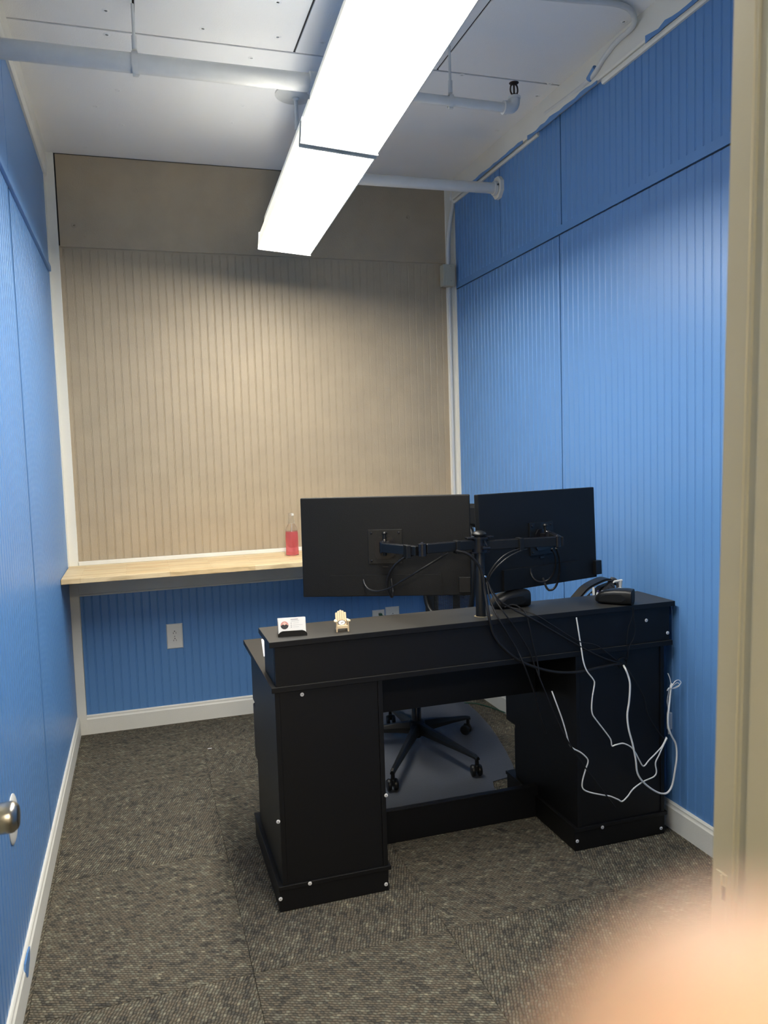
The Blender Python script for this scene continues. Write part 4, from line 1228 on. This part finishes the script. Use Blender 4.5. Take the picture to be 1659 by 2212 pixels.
# pump bottle behind the right speaker
bx, by = 1.830, 2.697
pbt = empty('pump_bottle', (bx, by, 0.746), 'clear pump bottle whose white nozzle shows behind the right speaker', 'bottle')
MB().lathe([(0.028, 0), (0.030, 0.004), (0.030, 0.110), (0.022, 0.130), (0.013, 0.138), (0.013, 0.146)], (bx, by, 0.746), seg=24).build('body', 'frosted', pbt)
MB().lathe([(0.015, 0), (0.015, 0.012), (0.011, 0.015), (0.006, 0.017), (0.006, 0.020)], (bx, by, 0.889), seg=20).build('collar', 'plate', pbt)
MB().lathe([(0.004, 0), (0.0055, 0.004), (0.0085, 0.026), (0.0095, 0.031)], (bx, by, 0.905), seg=16).tube([(bx + 0.006, by, 0.934), (bx - 0.030, by - 0.004, 0.933), (bx - 0.037, by - 0.005, 0.928)], 0.0045, 10, radii=[0.0055, 0.0045, 0.003]).build('nozzle', 'plate', pbt)

# cup of pens on the worktop
cx_, cy_ = 1.722, 2.697
pc = empty('pen_cup', (cx_, cy_, 0.746), 'dark pen cup hidden behind the shelf with pens sticking out', 'pen cup')
cup = MB()
cup.lathe([(0.034, 0), (0.036, 0.085), (0.036, 0.098), (0.033, 0.098), (0.031, 0.006), (0.002, 0.006)], (cx_, cy_, 0.746), seg=20)
cup.build('cup_wall', 'plastic', pc)
specs = [(-0.030, 0.0, 0.892, 'pen_blue', 'pale blue pen at the left of the pens behind the shelf'), (-0.018, -0.012, 0.885, 'pen_teal', 'teal pen standing left in the group behind the shelf'), (-0.012, 0.010, 0.915, 'plate', 'tall white topped pen standing in the group behind the shelf'), (-0.002, -0.006, 0.896, 'plate', 'white pen cap in the middle of the pens behind the shelf'), (0.010, 0.008, 0.902, 'pen_purple', 'dark purple pen in the group behind the shelf'), (0.018, -0.008, 0.893, 'pen_red', 'dark red pen at the right of the group behind the shelf'), (0.029, 0.004, 0.900, 'grey_cable', 'grey pen at the far right of the group behind the shelf')]
for dx, dy, zt, m_, lb in specs:
    p0 = Vector((cx_ + dx * 0.4, cy_ + dy * 0.4, 0.756))
    p1 = Vector((cx_ + dx * 0.9, cy_ + dy * 0.9, zt))
    pen = empty('pen', p0, lb, 'pen', 'pens in the cup')
    MB().tube([p0, p0.lerp(p1, 0.7)], 0.0042, 10).build('barrel', m_, pen)
    MB().tube([p0.lerp(p1, 0.7), p0.lerp(p1, 0.96), p1], 0.005, 10, radii=[0.0052, 0.005, 0.0035]).build('pen_cap', m_, pen)

# ------------------------------------------------------------------ spray bottle on the counter
bx, by, bz = 0.800, 4.310, 0.9183
sb_ = empty('spray_bottle', (bx, by, bz), 'clear spray bottle half full of pink liquid on the wooden counter', 'bottle')
bot = MB().lathe([(0.030, 0.0), (0.0355, 0.002), (0.0365, 0.006), (0.0358, 0.020), (0.0352, 0.06), (0.0355, 0.100), (0.0348, 0.125), (0.0320, 0.143), (0.0270, 0.158), (0.0205, 0.170), (0.0165, 0.177), (0.0160, 0.181)], (bx, by, bz), seg=40)
bot.build('bottle_body', 'clear', sb_)
MB().lathe([(0.027, 0.003), (0.0335, 0.005), (0.0340, 0.010), (0.0335, 0.06), (0.0338, 0.100), (0.0330, 0.125), (0.0322, 0.134)], (bx, by, bz), seg=40).build('liquid', 'liquid', sb_)
MB().tube([(bx, by, bz + 0.13), (bx + 0.002, by, bz + 0.178)], 0.002, 8).build('dip_tube', 'plate', sb_)
MB().lathe([(0.0170, 0), (0.0178, 0.003), (0.0165, 0.022), (0.0150, 0.024), (0.0140, 0.034), (0.0150, 0.042), (0.0155, 0.056), (0.0140, 0.0580)], (bx, by, bz + 0.1785), seg=24).build('spray_cap', 'frosted', sb_)
MB().box((bx - 0.001, by - 0.0185, bz + 0.222), (bx + 0.013, by - 0.008, bz + 0.2350), bev=0.002).build('nozzle', 'plate', sb_)

# ------------------------------------------------------------------ wall bumper behind the door
yb0, zb0 = 2.318, 0.500
bmp = MB().lathe([(0.068, 0), (0.068, 0.002), (0.062, 0.005), (0.045, 0.007), (0.003, 0.0075)], (XL, yb0, zb0), axis=(1, 0, 0), seg=40)
tag(bmp.build('wall_bumper', 'plate'), 'white round wall bumper disc on the left blue wall behind the door knob', 'wall bumper')

# ------------------------------------------------------------------ chair mat and chair
mp_ = [(0.62, 2.775), (1.37, 2.775), (1.405, 2.80), (1.403, 2.96), (1.408, 3.03), (1.430, 3.085), (1.50, 3.10), (1.545, 3.11), (1.59, 3.20), (1.64, 3.38), (1.68, 3.55), (1.715, 3.72), (1.745, 3.95), (1.757, 4.15), (1.74, 4.20), (1.69, 4.22), (0.68, 4.22), (0.63, 4.20), (0.62, 4.15)]
tag(MB().prism(mp_, 'z', 0.0022, 0.0058).build('chair_mat', 'mat'), 'translucent grey plastic chair mat on the carpet under the desk', 'mat')
chr_ = empty('office_chair', (1.262, 3.62, 0.006), 'black office swivel chair with mesh back behind the desk', 'chair')
HX, HY = 1.268, 3.625
Z0 = 0.0060
ends = [(1.560, 3.655), (1.385, 3.155), (0.985, 3.150), (1.235, 3.960), (0.930, 3.690)]
for ex, ey in ends:
    d = Vector((ex - HX, ey - HY, 0))
    L = d.length
    a = math.atan2(d.y, d.x)
    T = Matrix.Translation((HX, HY, 0)) @ Matrix.Rotation(a, 4, 'Z')
    lg = MB()
    secs = [(0.022, 0.026, 0.070, 0.128), (0.10, 0.022, 0.080, 0.124), (L * 0.7, 0.016, 0.088, 0.112), (L - 0.01, 0.012, 0.090, 0.106), (L + 0.010, 0.010, 0.086, 0.100)]
    vs, fs = [], []
    for x, wy, z0, z1 in secs:
        for yy, zz in ((-wy, z0), (-wy * 0.9, (z0 + z1) / 2), (-wy * 0.45, z1), (wy * 0.45, z1), (wy * 0.9, (z0 + z1) / 2), (wy, z0)):
            vs.append(T @ Vector((x, yy, zz)))
    for i in range(len(secs) - 1):
        for k in range(6):
            fs.append((i * 6 + k, i * 6 + (k + 1) % 6, (i + 1) * 6 + (k + 1) % 6, (i + 1) * 6 + k))
    fs.append(tuple(range(6)))
    fs.append(tuple(24 + k for k in range(6)))
    lg.add(vs, fs, False)
    lo = lg.build('leg', 'plastic', chr_)
    cs = MB()
    ca_ = a + random.uniform(-0.9, 0.9)
    Tc2 = Matrix.Translation((ex, ey, 0)) @ Matrix.Rotation(ca_, 4, 'Z')
    cs.tube([(ex, ey, 0.05), (ex, ey, 0.094)], 0.009, 10)
    cs.box((-0.022, -0.006, 0.032), (0.012, 0.006, 0.062), bev=0.004, T=Tc2)
    for s_ in (-1, 1):
        ax = (Tc2.to_3x3() @ Vector((0, s_, 0)))
        cs.lathe([(0.010, 0), (0.0245, 0.001), (0.0262, 0.006), (0.0262, 0.012), (0.022, 0.018), (0.006, 0.019)], Tc2 @ Vector((-0.012, s_ * 0.006, Z0 + 0.0265)), axis=ax, seg=24)
    cs.build('caster', 'plastic', lo)
MB().lathe([(0.020, 0.045), (0.024, 0.050), (0.026, 0.065), (0.040, 0.075), (0.044, 0.10), (0.040, 0.128), (0.032, 0.134)], (HX, HY, 0), seg=28).build('hub', 'plastic', chr_)
MB().lathe([(0.025, 0.130), (0.025, 0.205), (0.0235, 0.207), (0.0145, 0.209), (0.0145, 0.42)], (HX, HY, 0), seg=24).build('gas_column', 'gloss', chr_)
FV = Vector((0.90, 0.43, 0)).normalized()           # from the column to the backrest
SV = Vector((0.43, -0.90, 0)).normalized()          # along the backrest
Ts = Matrix(((SV.x, FV.x, 0, HX), (SV.y, FV.y, 0, HY), (0, 0, 1, 0), (0, 0, 0, 1)))
MB().box((-0.09, -0.12, 0.415), (0.09, 0.14, 0.455), bev=0.012, T=Ts).build('tilt_mechanism', 'plastic', chr_)
MB().box((-0.24, -0.25, 0.46), (0.24, 0.22, 0.535), bev=0.03, T=Ts).build('seat', 'plastic_matte', chr_)
bk = MB()
fp = []
for i in range(33):
    a = 2 * math.pi * i / 32
    c_, s2 = math.cos(a), math.sin(a)
    hx = 0.165 * math.copysign(abs(c_) ** 0.5, c_)
    hz = 0.25 * math.copysign(abs(s2) ** 0.5, s2)
    fp.append(Ts @ Vector((hx + 0.02, 0.27 + 0.03 * (abs(hx) / 0.2) * -1 + 0.02 * (hz / 0.25), 0.86 + hz)))
bk.tube(fp, 0.014, 10, cap=False)
bo = bk.build('back_frame', 'plastic', chr_)
ms_ = MB()
for i in range(74):
    z_ = 0.625 + i * 0.0064
    pts = []
    for k in range(9):
        x_ = -0.140 + 0.32 * k / 8
        pts.append(Ts @ Vector((x_, 0.27 - 0.03 * abs(x_) / 0.2 + 0.02 * ((z_ - 0.86) / 0.25), z_)))
    ms_.tube(pts, 0.0014, 4, cap=False)
for i in range(30):
    x_ = -0.138 + 0.316 * i / 29
    ms_.tube([Ts @ Vector((x_, 0.272 - 0.03 * abs(x_) / 0.2 + 0.02 * ((z_ - 0.86) / 0.25), z_)) for z_ in (0.62, 0.86, 1.10)], 0.0010, 4, cap=False)
mo = ms_.build('mesh_fabric', 'plastic_matte', chr_)
mo['kind'] = 'stuff'
MB().tube(smooth_path([Ts @ Vector((0, 0.12, 0.44)), Ts @ Vector((0, 0.27, 0.46)), Ts @ Vector((0, 0.315, 0.60)), Ts @ Vector((0, 0.32, 0.80)), Ts @ Vector((0, 0.31, 1.02)), Ts @ Vector((0, 0.33, 1.15))], 6), 0.020, 12).build('spine', 'plastic', chr_)
MB().box((-0.12, 0.245, 0.735), (0.12, 0.265, 0.80), bev=0.009, T=Ts).build('lumbar_pad', 'plastic', chr_)
MB().box((-0.152, 0.235, 0.60), (-0.082, 0.275, 0.90), bev=0.012, T=Ts).build('side_bolster', 'plastic', chr_)
MB().box((-0.07, 0.28, 1.085), (0.19, 0.325, 1.205), bev=0.020, T=Ts).build('headrest', 'plastic', chr_)
for s_ in (-1, 1):
    MB().tube(smooth_path([Ts @ Vector((s_ * 0.20, 0.06, 0.47)), Ts @ Vector((s_ * 0.275, 0.05, 0.50)), Ts @ Vector((s_ * 0.285, 0.03, 0.54)), Ts @ Vector((s_ * 0.28, 0.02, 0.575))], 5), 0.017, 10).build('arm_post', 'plastic', chr_)
    MB().box((s_ * 0.28 - 0.045, -0.12, 0.575), (s_ * 0.28 + 0.045, 0.13, 0.600), bev=0.011, T=Ts).build('arm_pad', 'plastic', chr_)

# ------------------------------------------------------------------ lint on the carpet
p = at(453, 1617, 'z', 0.001)
tag(MB().box((p.x - 0.010, p.y - 0.002, 0.0006), (p.x + 0.010, p.y + 0.003, 0.0022), bev=0.0004).build('paper_scrap', 'paper'), 'tiny white scrap on the carpet left of the desk', 'scrap')

# ------------------------------------------------------------------ hallway behind the camera
hw = struct('wall_hall', MB().box((-2.0, -2.4, 0), (3.0, -2.3, 2.7)).box((-2.1, -2.3, 0), (-2.0, 0.62, 2.7)).box((3.0, -2.3, 0), (3.1, 0.62, 2.7)), 'hall_wall')
struct('ceiling_hall', MB().box((-2.1, -2.4, 2.6), (3.1, 0.62, 2.7)), 'ceiling')
struct('floor_hall', MB().box((-2.1, -2.4, -0.1), (3.1, 0.62, -0.062)), 'dark_gap')
hl = empty('hall_lamp', (-0.25, -1.4, 2.6), 'flat ceiling lamp in the hallway behind the camera', 'lamp')
MB().box((-0.85, -1.70, 2.55), (0.35, -1.10, 2.598), bev=0.004).build('housing', 'fixture', hl)
MB().box((-0.82, -1.67, 2.545), (0.32, -1.13, 2.5505)).build('lens', 'hall_lens', hl)


# ------------------------------------------------------------------ the photographer's hand
def skin_chain(verts, edges, radii, name, parent, root=0):
    me = bpy.data.meshes.new(name)
    me.from_pydata([Vector(v) for v in verts], edges, [])
    o = bpy.data.objects.new(name, me)
    COL.objects.link(o)
    if parent:
        o.parent = parent
        o.location = -WORLD[parent.name]
    me.materials.append(M['skin'])
    md = o.modifiers.new('skin', 'SKIN')
    md.use_smooth_shade = True
    lay = me.skin_vertices[0].data
    for i, r in enumerate(radii):
        lay[i].radius = (r, r)
        lay[i].use_root = (i == root)
    sd = o.modifiers.new('sub', 'SUBSURF')
    sd.levels = 2
    sd.render_levels = 2
    return o


def cw(x, y, z):
    """metres right, down and ahead of the phone's lens"""
    return CAM + RT * x - UP * y + FW * z


V = [cw(0.070, 0.175, -0.075),   # wrist
     cw(0.072, 0.240, -0.120),   # forearm
     cw(0.060, 0.125, -0.035),   # palm
     cw(0.052, 0.090, -0.012),   # index knuckle
     cw(0.040, 0.066, 0.020), cw(0.0215, 0.0335, 0.0325), cw(0.0088, 0.0180, 0.0300),   # index finger, tip near the lens
     cw(0.066, 0.098, -0.006), cw(0.058, 0.076, 0.032), cw(0.036, 0.068, 0.048), cw(0.018, 0.066, 0.046),   # middle
     cw(0.076, 0.108, -0.006), cw(0.070, 0.092, 0.030), cw(0.048, 0.088, 0.046), cw(0.030, 0.088, 0.044),   # ring
     cw(0.083, 0.122, -0.012), cw(0.078, 0.110, 0.020), cw(0.060, 0.108, 0.036), cw(0.046, 0.108, 0.034),   # little
     cw(0.040, 0.135, -0.045), cw(0.018, 0.112, -0.040), cw(0.002, 0.092, -0.034)]                            # thumb
E_ = [(0, 1), (0, 2), (2, 3), (3, 4), (4, 5), (5, 6), (2, 7), (7, 8), (8, 9), (9, 10), (2, 11), (11, 12), (12, 13), (13, 14), (2, 15), (15, 16), (16, 17), (17, 18), (0, 19), (19, 20), (20, 21)]
Rr = [0.024, 0.029, 0.024, 0.0135, 0.0132, 0.0132, 0.0128, 0.0125, 0.0100, 0.0090, 0.0080, 0.0120, 0.0095, 0.0085, 0.0076, 0.0105, 0.0085, 0.0075, 0.0066, 0.0150, 0.0115, 0.0095]
hand = skin_chain(V, E_, Rr, 'hand', None, root=2)
tag(hand, 'blurred peach fingertip of the photographer at the lower right edge', 'hand')
